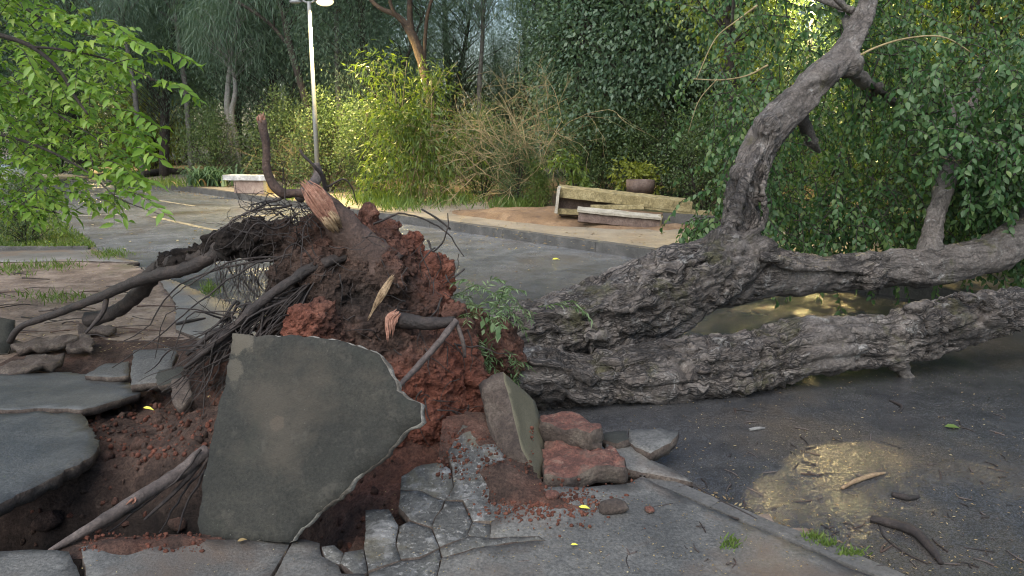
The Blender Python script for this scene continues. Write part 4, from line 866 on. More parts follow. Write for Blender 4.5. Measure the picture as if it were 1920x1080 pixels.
for k, (a, b, s) in enumerate(((235, 800, .05), (300, 790, .04), (350, 800, .05), (230, 1005, .04), (300, 830, .05), (200, 900, .06), (90, 960, .07), (270, 880, .06), (180, 1000, .03), (150, 925, .05), (330, 960, .05), (260, 760, .03))):
    p = gp(a, b, -.2); p[2] = float(Hsoil(np.array([p[0]]), np.array([p[1]]))[0]) if True else 0
    rock('soil_clod', p-np.array([0, 0, .01]), (s, s*.8, s*.7), SOILM, 'rounded dark soil clod loose in the torn pit', 'clod', 60+k, 'soil clods in the torn pit')
V, F = leaves(np.array([gp(268, 764, .08)]), np.array([[1., -.2, -.05]]), np.array([[0, -.4, 1.]]), .07, .022, 'ovate')
YB = plain('bright_yellow_petal', (.58, .55, .07), .5, 0, .1, 40)
tag(mk('fallen_leaf', V, F, YB, origin=V.mean(0)), 'bright lemon yellow leaf lying on dark soil left of the standing slab', 'leaf')
for k, (a, b, z, d, l, lab) in enumerate(((388, 748, .10, (1, .1), .05, 'dull olive yellow leaf at the left rim of the standing slab'), (1085, 955, .01, (1, -.2), .05, 'pale yellow leaf beside the red crumbs on the pavement'), (1070, 1026, .0, (1, 0), .03, 'small yellow leaf lying near the bottom of the pavement'),
                                       (1035, 488, -.05, (1, .3), .12, 'yellow green leaf on the wet road behind the trunk'), (1770, 803, -.05, (1, -.2), .09, 'single green leaf on the wet road at the right'), (445, 1020, .01, (1, .6), .04, 'pale dry leaf at the foot of the standing slab'))):
    p = rayH(a, b) if b > 900 else gp(a, b, z); p = p+np.array([0, 0, .012]); V, F = leaves(np.array([p]), np.array([[*d, .05]]), np.array([[.1, -.3, 1.]]), l, l*.42, 'ovate')
    tag(mk('fallen_leaf', V, F, L_GRASS if k == 4 else (YB if k in (1, 2, 3) else L_DEAD), origin=p), lab, 'leaf')

# ================================================================== ROAD MARKS, STICKS, LITTER
PAINT = surf('worn_road_paint', [(.35, (.10, .09, .07)), (.55, (.32, .28, .19)), (.8, (.46, .42, .3))], 6, 60, (.6, 1.3), (.4, .8), (60, .6, .006))
PAINTW = surf('worn_white_paint', [(.35, (.12, .12, .115)), (.55, (.32, .32, .3)), (.8, (.45, .45, .43))], 5, 60, (.6, 1.3), (.4, .8), (60, .6, .006))
for (a, b, w, m) in (((285, 406), (428, 437), .12, PAINT), ((268, 371), (362, 386), .12, PAINT), ((135, 405), (222, 402), .10, PAINTW), ((430, 408), (560, 400), .10, PAINT)):
    A_, B_ = gp(*a, -.046), gp(*b, -.046); d = unit(B_-A_); s = np.array([-d[1], d[0], 0])*w/2
    pts = jag(np.array([(A_-s)[:2], (B_-s)[:2], (B_+s)[:2], (A_+s)[:2]]), .12, .02, a[0]*.01)
    m_, e_, f_ = tri(pts, .1); V = np.c_[m_, np.full(len(m_), -.046)]
    tag(mk('road_marking', V, [list(f) for f in f_], m, road), kind='structure')
def stick(name, pts, mat, label, cat='stick', n=18, group=None, sides=8, amp=.15):
    P = np.array([gp(a, b, z) for a, b, z, _ in pts]); r = np.array([p[3] for p in pts]); S = spline(np.c_[P, r], n)
    S[:, 2] += S[:, 3]*.9; V, F = rooty(S[:, :3], np.maximum(S[:, 3], .001), sides, amp); return tag(mk(name, V, F, mat, origin=[*P[0][:2], P[0][2]]), label, cat, group)
stick('fallen_branch', [(1632, 978, -.05, .017), (1675, 990, -.05, .022), (1715, 1005, -.05, .022), (1745, 1035, -.05, .018), (1765, 1060, -.05, .010)], ROOTM, 'thick black curved branch lying on the road by the kerb', 'branch')
stick('fallen_branch', [(1578, 918, -.05, .008), (1605, 905, -.05, .012), (1635, 895, -.05, .012), (1660, 888, -.05, .005)], WOODY, 'short peeled yellow stick lying in the wet sparkle of the road', 'branch')
stick('fallen_branch', [(1625, 1074, -.02, .012), (1655, 1072, -.02, .015), (1680, 1079, -.02, .01)], ROOTM, 'black stub of wood at the lower edge by the kerb', 'branch')
stick('fallen_branch', [(1648, 985, -.05, .004), (1660, 1010, -.05, .004), (1700, 1040, -.05, .005), (1740, 1058, -.05, .004)], ROOTM, 'thin dark twig crossing behind the thick black curved branch', 'branch', sides=5)
stick('fallen_branch', [(1272, 915, .0, .004), (1300, 912, 0, .004), (1340, 935, 0, .005), (1400, 965, 0, .005), (1420, 975, 0, .003)], ROOTM, 'long thin dark twig lying along the kerb', 'branch', sides=5)
stick('fallen_branch', [(330, 610, .02, .012), (350, 606, .02, .016), (385, 598, .02, .008)], ROOTM, 'dark stick on the worn apron under the hanging roots', 'branch')
stick('fallen_branch', [(1668, 752, -.05, .006), (1690, 764, -.05, .01), (1685, 775, -.05, .004)], ROOTM, 'small dark forked stick on the road beneath the lower stem', 'branch')
stick('fallen_branch', [(1672, 930, -.05, .012), (1700, 938, -.05, .016), (1722, 934, -.05, .008)], ROOTM, 'stubby dark stick right of the peeled yellow one', 'branch')
stick('fallen_branch', [(1405, 808, -.05, .009), (1420, 806, -.05, .011), (1434, 804, -.05, .005)], TRUNKP, 'short pale bark chip on the road under the trunk', 'branch')
tb = stick('fallen_branch', [(268, 332, .12, .12), (310, 327, .12, .13), (350, 326, .12, .1)], TRUNKD, 'long dark log lying across the path at the far left', 'log')
for k in range(120):
    if k < 92: a, b, z = R.uniform(1300, 1910), R.uniform(770, 1070), -.05
    else: a, b, z = R.uniform(960, 1400), R.uniform(930, 1060), .002
    c = gp(a, b, z)
    if z < 0 and (c[:2]-NL0[:2])@nn_ > -.05: continue
    th = R.uniform(0, 6.28); l = R.uniform(.02, .12); d = np.array([math.cos(th), math.sin(th), 0])*l/2; m = c+np.array([R.uniform(-.01, .01), R.uniform(-.01, .01), .002])
    r = R.uniform(.0022, .005); S = spline([c-d, m, c+d], 7); S[:, 2] += r*.8; V, F = rooty(S, np.linspace(r, r*.5, 7), 5, .2)
    if z < 0: tag(mk('twig', V, F, R.choice([ROOTM, ROOTM, ROOTG, ROOTG, ROOTR]), origin=S[0]), 'small broken twig lying on the wet road', 'twig', 'twigs scattered on the wet road')
    else: tag(mk('twig', V, F, R.choice([ROOTM, ROOTM, ROOTG, ROOTG, ROOTR]), origin=S[0]), 'small broken twig lying on the grey pavement', 'twig', 'twigs scattered on the pavement')
for k in range(34):
    c = gp(R.uniform(0, 300), R.uniform(505, 640), .01); th = R.uniform(-.6, .6); l = R.uniform(.1, .6); d = np.array([math.cos(th), math.sin(th), 0])*l/2; m = c+np.array([R.uniform(-.03, .03), R.uniform(-.05, .05), .01]); r = R.uniform(.004, .010)
    S = spline([c-d, m, c+d], 9); S[:, 2] += r; V, F = rooty(S, np.linspace(r, r*.5, 9), 5, .25); tag(mk('twig', V, F, R.choice([ROOTM, ROOTG, ROOTR, TRUNKD]), origin=S[0]), 'broken twig lying on the brown dirt at the left', 'twig', 'twigs scattered on the dirt')
q = np.random.RandomState(33); P, L = [], []
def scat(n, ar, z, lr, cl=None):
    for _ in range(n):
        a, b = q.uniform(ar[0], ar[2]), q.uniform(ar[1], ar[3]); p = gp(a, b, z)
        if z == -.05 and (p[:2]-NL0[:2])@nn_ > -.02: continue
        if z == 0. and (p[:2]-NL0[:2])@nn_ < .02: continue
        if z == 0.: p[2] = Hpave(p[0], p[1])
        P.append(p+np.array([0, 0, .006])); L.append(q.uniform(*lr))
scat(1500, (1180, 700, 1920, 1080), -.05, (.004, .02)); scat(750, (700, 940, 1700, 1080), 0., (.003, .014)); scat(60, (120, 1020, 620, 1080), 0., (.004, .012))
for t in np.linspace(.2, 1.5, 300): P.append(nl(t+q.normal(0, .03), q.normal(-.05, .035), -.04)); L.append(q.uniform(.01, .04))
scat(160, (850, 440, 1250, 640), -.05, (.01, .05)); scat(120, (150, 360, 560, 470), -.046, (.02, .09)); scat(420, (830, 385, 1290, 470), .115, (.02, .07))
for _ in range(900):
    p = gp(q.uniform(-20, 330), q.uniform(492, 660), .02); P.append(p); L.append(q.uniform(.01, .04))
for t in np.linspace(13, 19, 150): P.append(fk(t, q.normal(-.25, .12), -.04)); L.append(q.uniform(.03, .09))
P = np.array(P); L = np.array(L); n = len(P); th = q.uniform(0, 6.28, n)
V, F = leaves(P, np.c_[np.cos(th), np.sin(th), q.normal(0, .12, n)], np.c_[q.normal(0, .3, (n, 2)), np.ones(n)], L, L*q.uniform(.2, .5, n), 'diamond')
tag(mk('leaf_litter', V, F, L_DEAD), kind='stuff')
_w = np.where((SOILV[:, 0] < -.6) & (SOILV[:, 0] > -3) & (SOILV[:, 1] > 2.7) & (SOILV[:, 1] < 5.2))[0]; _k = np.random.RandomState(79).choice(_w, 2600)
crumbs('loose_crumbs', SOILV[_k], np.tile([0, 0, 1.], (len(_k), 1)), np.random.RandomState(80).uniform(-.2, .6, len(_k)), 81, .003, .022)
# red crumbs and gravel of clay round the ball
q = np.random.RandomState(35); ps = []
ico_v, ico_f = sphere((0, 0, 0), 1, 5, 4)
for k in range(2400):
    k = k % 900
    if k < 330: a, b = q.normal(1020, 60), q.normal(944, 17)
    elif k < 520: a, b = q.uniform(820, 1000), q.uniform(800, 900)
    elif k < 760: a, b = q.uniform(160, 420), q.uniform(700, 860)
    else: a, b = q.uniform(150, 380), q.uniform(1000, 1035)
    p = rayH(a, b, Hpave if (k < 520 or k >= 760) else (lambda x, y: float(Hsoil(np.array([x]), np.array([y]))[0])))
    s = .0022+.009*q.uniform()**3*(1.6 if k >= 520 and k < 760 else 1); ps.append((ico_v*s*q.uniform(.6, 1.3, 3)+p+np.array([0, 0, s*.3]), ico_f))
V, F = join(ps); o = tag(mk('clay_crumbs', V, F, SOILM), kind='stuff'); attr(o.data, 'red', np.full(len(V), .75))

# ================================================================== FAR FURNITURE
def street_lamp(base, H, heads, energy, label, lit=True, name='street_lamp', yaw=0., cut=156):
    r = empty(name, base, label=label, cat='street lamp', group=None); r.rotation_euler[2] = yaw
    V, F = tube([(0, 0, 0), (0, 0, H*.45), (0, 0, H*.46), (0, 0, H)], [.062, .056, .048, .042], 14); mk('pole', V, F, GALV, r, True)
    V, F = tube([(0, 0, 0), (0, 0, .02), (0, 0, .025), (0, 0, .12)], [.15, .15, .08, .075], 14); mk('base_plate', V, F, GALV, r)
    for sx, on in heads:
        V, F = tube([(0, 0, H-.05), (sx*.10, 0, H+.0), (sx*.16, 0, H+.02)], [.022, .022, .022], 8); mk('arm', V, F, GALV, r, True)
        kk = 1. if on else .72; P = np.array([(sx*(.14+.46*kk*t), 0, H+.02+.03*t) for t in np.linspace(0, 1, 9)]); rad = .10*kk*np.sin(np.linspace(.35, 2.85, 9))**.6
        V, F = tube(P, rad, 14); c = P.mean(0); V = (V-c)*np.array([1, 1.05, .42])+c; h = mk('lamp_head', V, F, LAMPH, r, True)
        V, F = sphere((sx*(.14+.24*kk), 0, H-.005), (.21*kk, .11*kk, .10 if on else .045), 18, 9)
        if on:
            e, n, l, b = _nodes('lit_lens'); b.inputs['Emission Color'].default_value = (1, .80, .36, 1); b.inputs['Emission Strength'].default_value = .45; b.inputs['Base Color'].default_value = (.9, .85, .7, 1)
        else: e = plain('unlit_lens', (.2, .21, .22), .2, 0, .05)
        mk('lens', V, F, e, h, True)
        if on:
            ld = bpy.data.lights.new('lamp_light', 'SPOT' if cut else 'POINT'); ld.energy = energy; ld.color = LAMP_COL; ld.shadow_soft_size = .12 if cut else .2
            if cut: ld.spot_size = math.radians(cut); ld.spot_blend = .45
            lo = obj('lamp_light', ld, r, (sx*.38, 0, H-.12))
    return r
def gx(px_, Y): return (px_-960)/FPX*Y/1.021
LA = np.array([gx(592, 18.6), 18.6, .12])
street_lamp(LA, at(592, 1, 18.6)[2]-LA[2]-.02, ((1, True), (-1, False)), 1050, 'tall grey street lamp with one lit head above the wet road')
street_lamp(np.array([gx(1505, 16.8), 16.8, .2]), 5.7, ((-1, True),), 3300, 'street lamp standing behind the fallen crown with its lit head above the leaves', cut=0)
street_lamp(np.array([gx(150, 33), 33, .2]), 4.75, ((1, True),), 700, 'distant lit street lamp behind the leafy branches at the left')
BENCHC = surf('painted_bench_concrete', [(.3, (.2, .2, .2)), (.5, (.4, .4, .4)), (.75, (.62, .63, .64))], 4, 40, (.7, 1.25), (.6, .9), (40, .6, .008), 'Object', spots=[(3, .55, .68, (.16, .11, .08), .6)])
BENCHB = surf('bench_support_concrete', [(.3, (.16, .11, .09)), (.5, (.26, .19, .155)), (.75, (.36, .29, .24))], 4, 40, (.7, 1.25), (.7, .95), (40, .6, .008), 'Object')
OCHRE_LIT = surf('mossy_lamplit_concrete', [(.3, (.12, .10, .045)), (.5, (.27, .22, .11)), (.75, (.42, .36, .2))], 7, 50, (.5, 1.4), (.75, .95), (40, .8, .01), 'Object', spots=[(9, .55, .68, (.06, .055, .03), .7)])  # the lamp's yellow light is put into the base colour, under mossy spots
BROWNC = surf('earth_stained_concrete', [(.3, (.06, .04, .032)), (.5, (.11, .075, .06)), (.75, (.17, .13, .11))], 6, 50, (.5, 1.4), (.75, .95), (40, .8, .01), 'Object')
PALEC = surf('pale_slab_top', [(.3, (.22, .2, .16)), (.5, (.36, .33, .27)), (.75, (.5, .47, .4))], 5, 50, (.6, 1.3), (.7, .95), (40, .6, .008), 'Object')
ang = math.atan2(fd[1], fd[0])
bp = gp(458, 362, .12); bp = bp+np.array([*fn*.15, 0])
b1 = empty('concrete_bench', bp, label='whitish concrete bench on the far pavement left of the street lamp', cat='bench'); b1.rotation_euler[2] = math.radians(-14)
mk('seat', *rough_box((0, 0, .40), (1.27, .42, .13), None, .06, .006, 5), BENCHC, b1)
mk('support', *rough_box((.10, 0, .165), (.92, .28, .34), None, .06, .006, 5), BENCHB, b1)
mk('end_support', *rough_box((.578, 0, .165), (.09, .36, .34), None, .05, .005, 5), OCHRE_LIT, b1)  # lamp-lit end of the bench, yellowed in its colour
def bx_thing(name, c, s, rot, mat, label, cat='slab', seed=1):
    V, F = rough_box((0, 0, 0), s, rot, .055, .007, 6); return tag(mk(name, V, F, mat, origin=(0, 0, 0)), label, cat), c
def place(t): t[0].location = tuple(t[1]); return t[0]
YB_ = 12.7; rz = math.radians(-6)
cb = empty('collapsed_bench', at(1150, 402, YB_+.3), label='collapsed concrete bench with a long mossy seat tilted down to the right', cat='bench')
def cbp(name, c, s, rot, mat): V, F = rough_box((0, 0, 0), s, rot, .055, .008, 6); o = mk(name, V, F, mat, cb); o.location = tuple(np.asarray(c)-np.array(cb.location)); return o
cbp('seat', at(1170, 371, YB_+.25), (2.28, .42, .165), (math.radians(4), math.radians(5.8), rz), OCHRE_LIT)
cbp('support', at(1105, 388, YB_+.36), (1.05, .10, .34), (0, math.radians(2), rz), BROWNC)
cbp('side_panel', at(1046, 374, YB_+.22), (.05, .36, .44), (0, math.radians(6), rz), PALEC)
cbp('footing', at(1095, 398, YB_+.22), (.95, .12, .09), (0, math.radians(2), rz), OCHRE_LIT)
place(bx_thing('concrete_slab', at(1157, 388, YB_+.05), (.90, .16, .07), (0, math.radians(-1), rz), OCHRE_LIT, 'thin ochre slab lying between the tilted seat and the dark front slab'))
place(bx_thing('concrete_slab', at(1272, 394, YB_+.05), (1.15, .18, .085), (0, math.radians(6.5), rz), OCHRE_LIT, 'thin ochre slab broken off at the right and sloping to the ground'))
fs = empty('broken_slab', at(1160, 408, YB_-.2), label='dark front slab of the bench rubble with a pale weathered top edge', cat='slab')
def fsp(name, c, s, rot, mat): V, F = rough_box((0, 0, 0), s, rot, .055, .008, 6); o = mk(name, V, F, mat, fs); o.location = tuple(np.asarray(c)-np.array(fs.location)); return o
fsp('face', at(1160, 413, YB_-.2), (1.36, .10, .19), (math.radians(-18), math.radians(5), rz), BROWNC)
fsp('top_edge', at(1161, 400, YB_-.17), (1.40, .22, .04), (math.radians(10), math.radians(5), rz), PALEC)
fsp('end_face', at(1236, 416, YB_-.2), (.07, .14, .2), (math.radians(-10), math.radians(8), rz), OCHRE_LIT)
place(bx_thing('concrete_slab', at(1290, 413, YB_-.1), (.86, .12, .20), (math.radians(-8), math.radians(3), rz), KERBM, 'grey slab end of the bench rubble beside the standing limb'))
ring = []
for k in range(24):
    a = k*math.pi/12; ring += [(.26*math.cos(a), .26*math.sin(a), 0), (.27*math.cos(a), .27*math.sin(a), .25), (.21*math.cos(a), .21*math.sin(a), .25), (.20*math.cos(a), .20*math.sin(a), .02)]
F = [(4*k+i, 4*((k+1) % 24)+i, 4*((k+1) % 24)+(i+1) % 4, 4*k+(i+1) % 4) for k in range(24) for i in range(4)]
tag(mk('concrete_ring', np.array(ring)+at(1200, 362, 14.3), np.array(F), BROWNC, origin=at(1200, 362, 14.3)), 'short brown concrete ring standing behind the collapsed bench', 'planter')
# orange earth mound on the far pavement
MND = surf('orange_earth', [(.25, (.11, .065, .036)), (.5, (.20, .125, .07)), (.75, (.32, .225, .14))], 2.2, 50, (.5, 1.5), (.8, 1), (40, 1., .02), spots=[(5, .55, .68, (.09, .055, .035), .7)])
C0 = gp(1090, 408, .12); X, Y = np.meshgrid(np.linspace(-3.2, 3.4, 90), np.linspace(-1.6, 1.7, 50), indexing='ij')
ex = np.clip(1-((X/3.0)**2+(Y/1.35)**2), -.2, 1); Z = .1+.20*np.maximum(ex, -.1)+.04*fbm(np.c_[X.ravel()*2, Y.ravel()*2, X.ravel()*0], 4).reshape(X.shape)-.02
i, j = np.meshgrid(np.arange(89), np.arange(49), indexing='ij'); q_ = (i*50+j).ravel()
ca, sa = math.cos(math.radians(-22)), math.sin(math.radians(-22)); V = np.c_[C0[0]+(X*ca-Y*sa).ravel(), C0[1]+(X*sa+Y*ca).ravel(), Z.ravel()]
F = np.stack([q_, q_+50, q_+51, q_+1], 1); off_ = (V[:, :2]-FK0[:2])@fn; V[:, 2] -= .25*(1-ss(.35, 1.1, off_)); F = F[off_[F].min(1) > .25]
tag(mk('earth_mound', V, F, MND, smooth=True), kind='structure')

# ================================================================== VEGETATION
def copy_tree(o, parent=None):
    c = o.copy(); COL.objects.link(c)
    if parent is not None: c.parent = parent
    for ch in o.children: copy_tree(ch, c)
    return c
def grow(name, label, cat, loc, trunk, crowns, ncl, per, clr, lL, lW, tpl, droop, lmat, bmat, seed, group=None, tr=.014, stretch=(1, 1, 1), shell=.45, low=.25, rise=.8, limbs=True, limb_r=.02):
    """tree or shrub: trunks (local polylines with radius), limbs out to leaf clumps, leaves"""
    rs = np.random.RandomState(seed); r = empty(name, loc, label=label, cat=cat, group=group); segs = []
    for t in trunk:
        S = spline(t, 10+4*len(t)); V, F = rooty(S[:, :3], np.maximum(S[:, 3], .004), 9, .14); mk('trunk', V, F, bmat, r, True); segs.append(S)
    tp = np.vstack(segs); C = []
    vol = np.array([c[3]*c[4]*c[5] for c in crowns]); cnt = np.maximum(1, (ncl*vol/vol.sum()).astype(int))
    for c, k in zip(crowns, cnt):
        d = unit(rs.normal(size=(k, 3))); C.append(np.array(c[:3])+d*(rs.uniform(0, 1, (k, 1))**shell)*np.array(c[3:6]))
    C = np.vstack(C); C = C[C[:, 2] > low]
    if limbs:
        pth = []
        for c in C:
            dist = np.linalg.norm(tp[:, :2]-c[:2], axis=1); tgt = c[2]-dist*rise; k = np.argmin(np.abs(tp[:, 2]-tgt)+dist*.6); a = tp[k, :3]; m = .5*(a+c)+rs.normal(0, .06, 3)*np.linalg.norm(c-a)+np.array([0, 0, .08*np.linalg.norm(c-a)])
            pth.append((spline([a, m, c], 6), np.linspace(min(limb_r, tp[k, 3]*.5), tr*.35, 6)))
        V, F = twigs(pth, 4); tag(mk('branches', V, F, bmat, r), kind='stuff')
    n = len(C)*per; cc = np.repeat(C, per, 0); o = rs.normal(size=(n, 3))*clr*np.array(stretch); P = cc+o
    out = unit(cc-np.array(crowns[0][:3]))*.35+unit(o)*.4+rs.normal(0, .55, (n, 3))+np.array([0, 0, -droop])
    k = rs.uniform(.65, 1.2, n); P[:, 2] = np.maximum(P[:, 2], .02)
    V, F = leaves(P, out, rs.normal(size=(n, 3))+np.array([0, 0, 1.2]), lL*k, lW*k, tpl); tag(mk('crown', V, F, lmat, r), kind='stuff')
    return r
def put(src, px_, Y, s=1., yaw=0., label=None, z=.15, group=None):
    c = copy_tree(src); c.location = (gx(px_, Y), Y, z); c.scale = (s,)*3; c.rotation_euler[2] = yaw
    if label: c['label'] = label
    if group: c['group'] = group
    return c
TG = 'trees of the wood behind the far pavement'
f1 = grow('feathery_tree', 'feathery grey green tree with drooping needles behind the pale twin trunks', 'tree', (gx(520, 25), 25, .15), [[(0, 0, 0, .16), (.1, 0, 2, .14), (-.2, .1, 4.5, .11), (.1, 0, 7, .05)], [(.1, 0, 1.8, .08), (.9, -.2, 3.4, .06), (1.6, -.3, 5, .03)]],
          [(0, 0, 4.4, 2.3, 2.0, 3.2), (0, 0, 7.5, 1.7, 1.7, 2.2)], 240, 250, .34, .13, .015, 'diamond', .45, L_FEATH, TRUNKD, 101, TG, stretch=(1, 1, 1.6), low=1.0)
f2 = grow('feathery_tree', 'tall feathery tree with trailing grey green sprays at the upper left', 'tree', (gx(300, 27), 27, .15), [[(0, 0, 0, .18), (.3, 0, 2.5, .15), (.8, .1, 5, .11), (1.5, 0, 8, .05)], [(.3, 0, 2.3, .1), (-.8, -.3, 4.4, .07), (-2, -.4, 6, .03)]],
          [(0, 0, 4.8, 2.8, 2.0, 3.0), (.6, 0, 8, 2.2, 1.8, 2.4)], 260, 250, .36, .14, .015, 'diamond', .5, L_FEATH, TRUNKD, 102, TG, stretch=(1, 1, 1.8), low=1.2)
d1 = grow('broadleaf_tree', 'dark dense broadleaf tree behind the collapsed bench', 'tree', (gx(1190, 17), 17, .15), [[(0, 0, 0, .15), (.1, .1, 1.6, .13), (-.1, 0, 3.6, .09), (0, 0, 6, .04)]],
          [(0, 0, 3.2, 2.2, 1.7, 2.9), (.2, 0, 5.8, 1.8, 1.7, 2.2)], 230, 105, .26, .115, .06, 'diamond', .6, L_BROAD, TRUNKD, 103, TG, low=.5)
d2 = grow('broadleaf_tree', 'broad dark tree with glossy leaves behind the standing limb', 'tree', (gx(1385, 17), 17, .15), [[(0, 0, 0, .14), (-.2, .1, 1.8, .12), (.1, 0, 3.8, .08), (.3, 0, 6, .04)], [(-.1, 0, 1.5, .07), (-1.1, .2, 3.2, .05), (-1.6, .2, 4.6, .02)]],
          [(0, 0, 3.0, 2.0, 1.6, 2.8), (.0, 0, 5.6, 2.0, 1.7, 2.2)], 230, 105, .25, .105, .05, 'diamond', .8, L_BROAD, TRUNKD, 104, TG, low=.4)
lb = [('feathery tree above the lit yellow green shrub', f1, 700, 23, 1.0), ('feathery tree right behind the dark trunk of the forked tree', f2, 850, 26, .95), ('feathery tree standing over the far log', f1, 150, 29, 1.15), ('large feathery tree at the head of the road', f2, 60, 33, 1.25), ('feathery tree left of the street lamp post', f2, 440, 29, 1.1),
      ('feathery tree directly behind the street lamp', f1, 610, 28, 1.1), ('feathery tree in the gap of blue sky', f1, 985, 27, .72), ('feathery tree beyond the dry twiggy bush', f2, 1090, 24, .8),
      ('dark broadleaf tree over the young pale shrub', d2, 1075, 19, 1.0), ('dark broadleaf tree left of the standing limb', d1, 1290, 16.5, 1.0), ('dark broadleaf tree behind the middle of the fallen crown', d1, 1650, 21.5, 1.05), ('dark broadleaf tree behind the branch of the right limb', d2, 1740, 16, 1.0),
      ('dark broadleaf tree at the right edge of the wood', d1, 1940, 15, 1.05), ('dark broadleaf tree beyond the right edge', d2, 2200, 13.5, 1.0), ('dark broadleaf tree at the left edge of the wood', d1, -80, 24, 1.2), ('dark broadleaf tree behind the leafy roadside tree', d2, -250, 19, 1.2)]
for k, (l, s, a, Y, sc) in enumerate(lb): put(s, a, Y, sc, 1.3*k+.5, l, group=TG)
for k, (a, Y) in enumerate(((-350, 40), (-100, 42), (110, 44), (260, 38), (400, 42), (560, 38), (700, 36), (800, 42), (930, 40), (1060, 38), (1180, 30), (1320, 28), (1480, 30), (1650, 28), (1850, 30), (2100, 28), (2400, 26), (640, 46), (350, 48), (1250, 40))):
    put((f1, f2, d1, f2)[k % 4], a, Y, 1.45 if a not in (930, 1060, 800) else .72, 2.1*k, 'tall dim tree deep in the wood behind the front row', group='dim trees deep in the wood')
g1 = grow('lamplit_green_tree', 'yellow green tree behind the top of the standing limb', 'tree', (gx(1362, 11.6), 11.6, .2), [[(0, 0, 0, .09), (.1, 0, 1.6, .08), (-.1, 0, 3.2, .05), (0, 0, 4.6, .02)]], [(0, 0, 4.0, 1.0, .8, 1.3), (.3, 0, 2.7, .6, .6, .9)], 70, 70, .20, .085, .042, 'diamond', .5, L_LAMPLIT, TRUNKD, 131, TG, low=.8)  # added to show lamp-lit foliage through its bright leaf colour
put(g1, 1790, 11.8, 1.1, 2.0, 'tree with lamplight coloured leaves at the upper right behind the branch of the right limb', group=TG)
put(g1, 1660, 12.6, 1.0, 3.1, 'tree with lamplight coloured leaves behind the bare top of the standing limb on its right', group=TG)
put(g1, 1930, 11.2, 1.1, 4.4, 'tree with lamplight coloured leaves in the upper right corner', group=TG)
# understorey
u1 = grow('understorey_bush', 'brownish green small leaved bush behind the whitish bench', 'bush', (gx(530, 22), 22, .15), [[(0, 0, 0, .03), (.1, 0, .8, .025), (.3, 0, 1.8, .012)], [(0, 0, 0, .03), (-.2, .1, .9, .02), (-.5, 0, 2.0, .01)], [(.1, 0, 0, .025), (.4, -.1, .7, .02), (.8, -.1, 1.5, .01)]],
          [(0, 0, 1.1, 1.2, .9, 1.2), (.1, 0, 2.0, .8, .7, .8)], 120, 70, .17, .075, .035, 'diamond', .3, L_BUSH, TRUNKD, 105, 'bushes along the edge of the wood', low=.1)
for k, (l, a, Y, s) in enumerate((('bush at the foot of the street lamp', 610, 20, .95), ('bush under the lit yellow green shrub on its left', 690, 19, .9), ('bush right of the lit yellow green shrub', 905, 18, .8), ('low bush in front of the dry twiggy bush', 970, 16.3, .55), ('bush beside the young pale shrub', 1120, 16.5, .8), ('bush behind the concrete ring', 1220, 16, .85),
                                  ('bush at the right end of the bench rubble', 1330, 14.3, .8), ('bush at the back of the fallen crown', 1440, 13, .8), ('bush under the branch of the right limb', 1700, 12, 1.), ('bush at the right edge behind the limbs', 1900, 11, 1.), ('bush far beyond the log', 230, 31, 1.2), ('bush beyond the road head', 100, 29, 1.3), ('bush at the left road end', -60, 27, 1.3), ('bush between the strap plant and the bench', 400, 23.5, .9))):
    put(u1, a, Y, s, k*1.7, l, group='bushes along the edge of the wood')
bam = grow('bamboo_shrub', 'tall arching yellow green shrub lit by the street lamp', 'shrub', (gx(775, 17), 17, .15), [[(.2*math.cos(k), .15*math.sin(k), 0, .018), (.5*math.cos(k*1.3)*.8, .2*math.sin(k), 1.4, .014), (-.9+.27*k, .3*math.sin(k*2), 2.4+.22*((k*5) % 4), .005)] for k in range(8)],
           [(.05, 0, .8, 1.25, .7, .9), (-.2, 0, 1.9, .95, .6, 1.0), (-.75, 0, 2.9, .42, .35, .75), (.45, 0, 2.3, .5, .4, .6)], 95, 50, .20, .19, .034, 'diamond', .8, L_BAMB, TWIGM, 106, low=.1)
put(bam, 1010, 15.9, .30, 1., 'small low yellow green shrub right of the lit tall one')
grow('young_shrub', 'young pale green shrub with drooping leaf rosettes left of the collapsed bench', 'shrub', (gx(1075, 14.2), 14.2, .15), [[(0, 0, 0, .02), (.02, 0, .5, .016), (-.05, 0, .95, .008)]], [(-.05, 0, .95, .26, .22, .12), (.15, 0, .6, .2, .2, .16)], 16, 22, .08, .15, .04, 'ovate', .6, L_BAMB, TRUNKD, 107, low=.1)
grow('yellow_shrub', 'bright yellow green shrub behind the concrete ring', 'shrub', (gx(1190, 15), 15, .15), [[(0, 0, 0, .02), (.1, 0, .4, .015), (.0, 0, .8, .008)]], [(0, 0, .72, .5, .3, .22), (.3, 0, .4, .2, .2, .2)], 40, 26, .08, .085, .045, 'diamond', .3, L_YEL, TRUNKD, 108, low=.1)
grow('lit_palm_shrub', 'yellow lit arching shrub at the head of the road', 'shrub', (gx(285, 30), 30, .15), [[(0, 0, 0, .06), (.1, 0, 1., .05), (0, 0, 2.2, .03)]], [(0, 0, 2.2, 1.1, .9, 1.2), (-.3, 0, .9, 1.4, .7, .8)], 80, 60, .22, .30, .04, 'diamond', .6, L_YEL, TRUNKD, 109, low=.1)
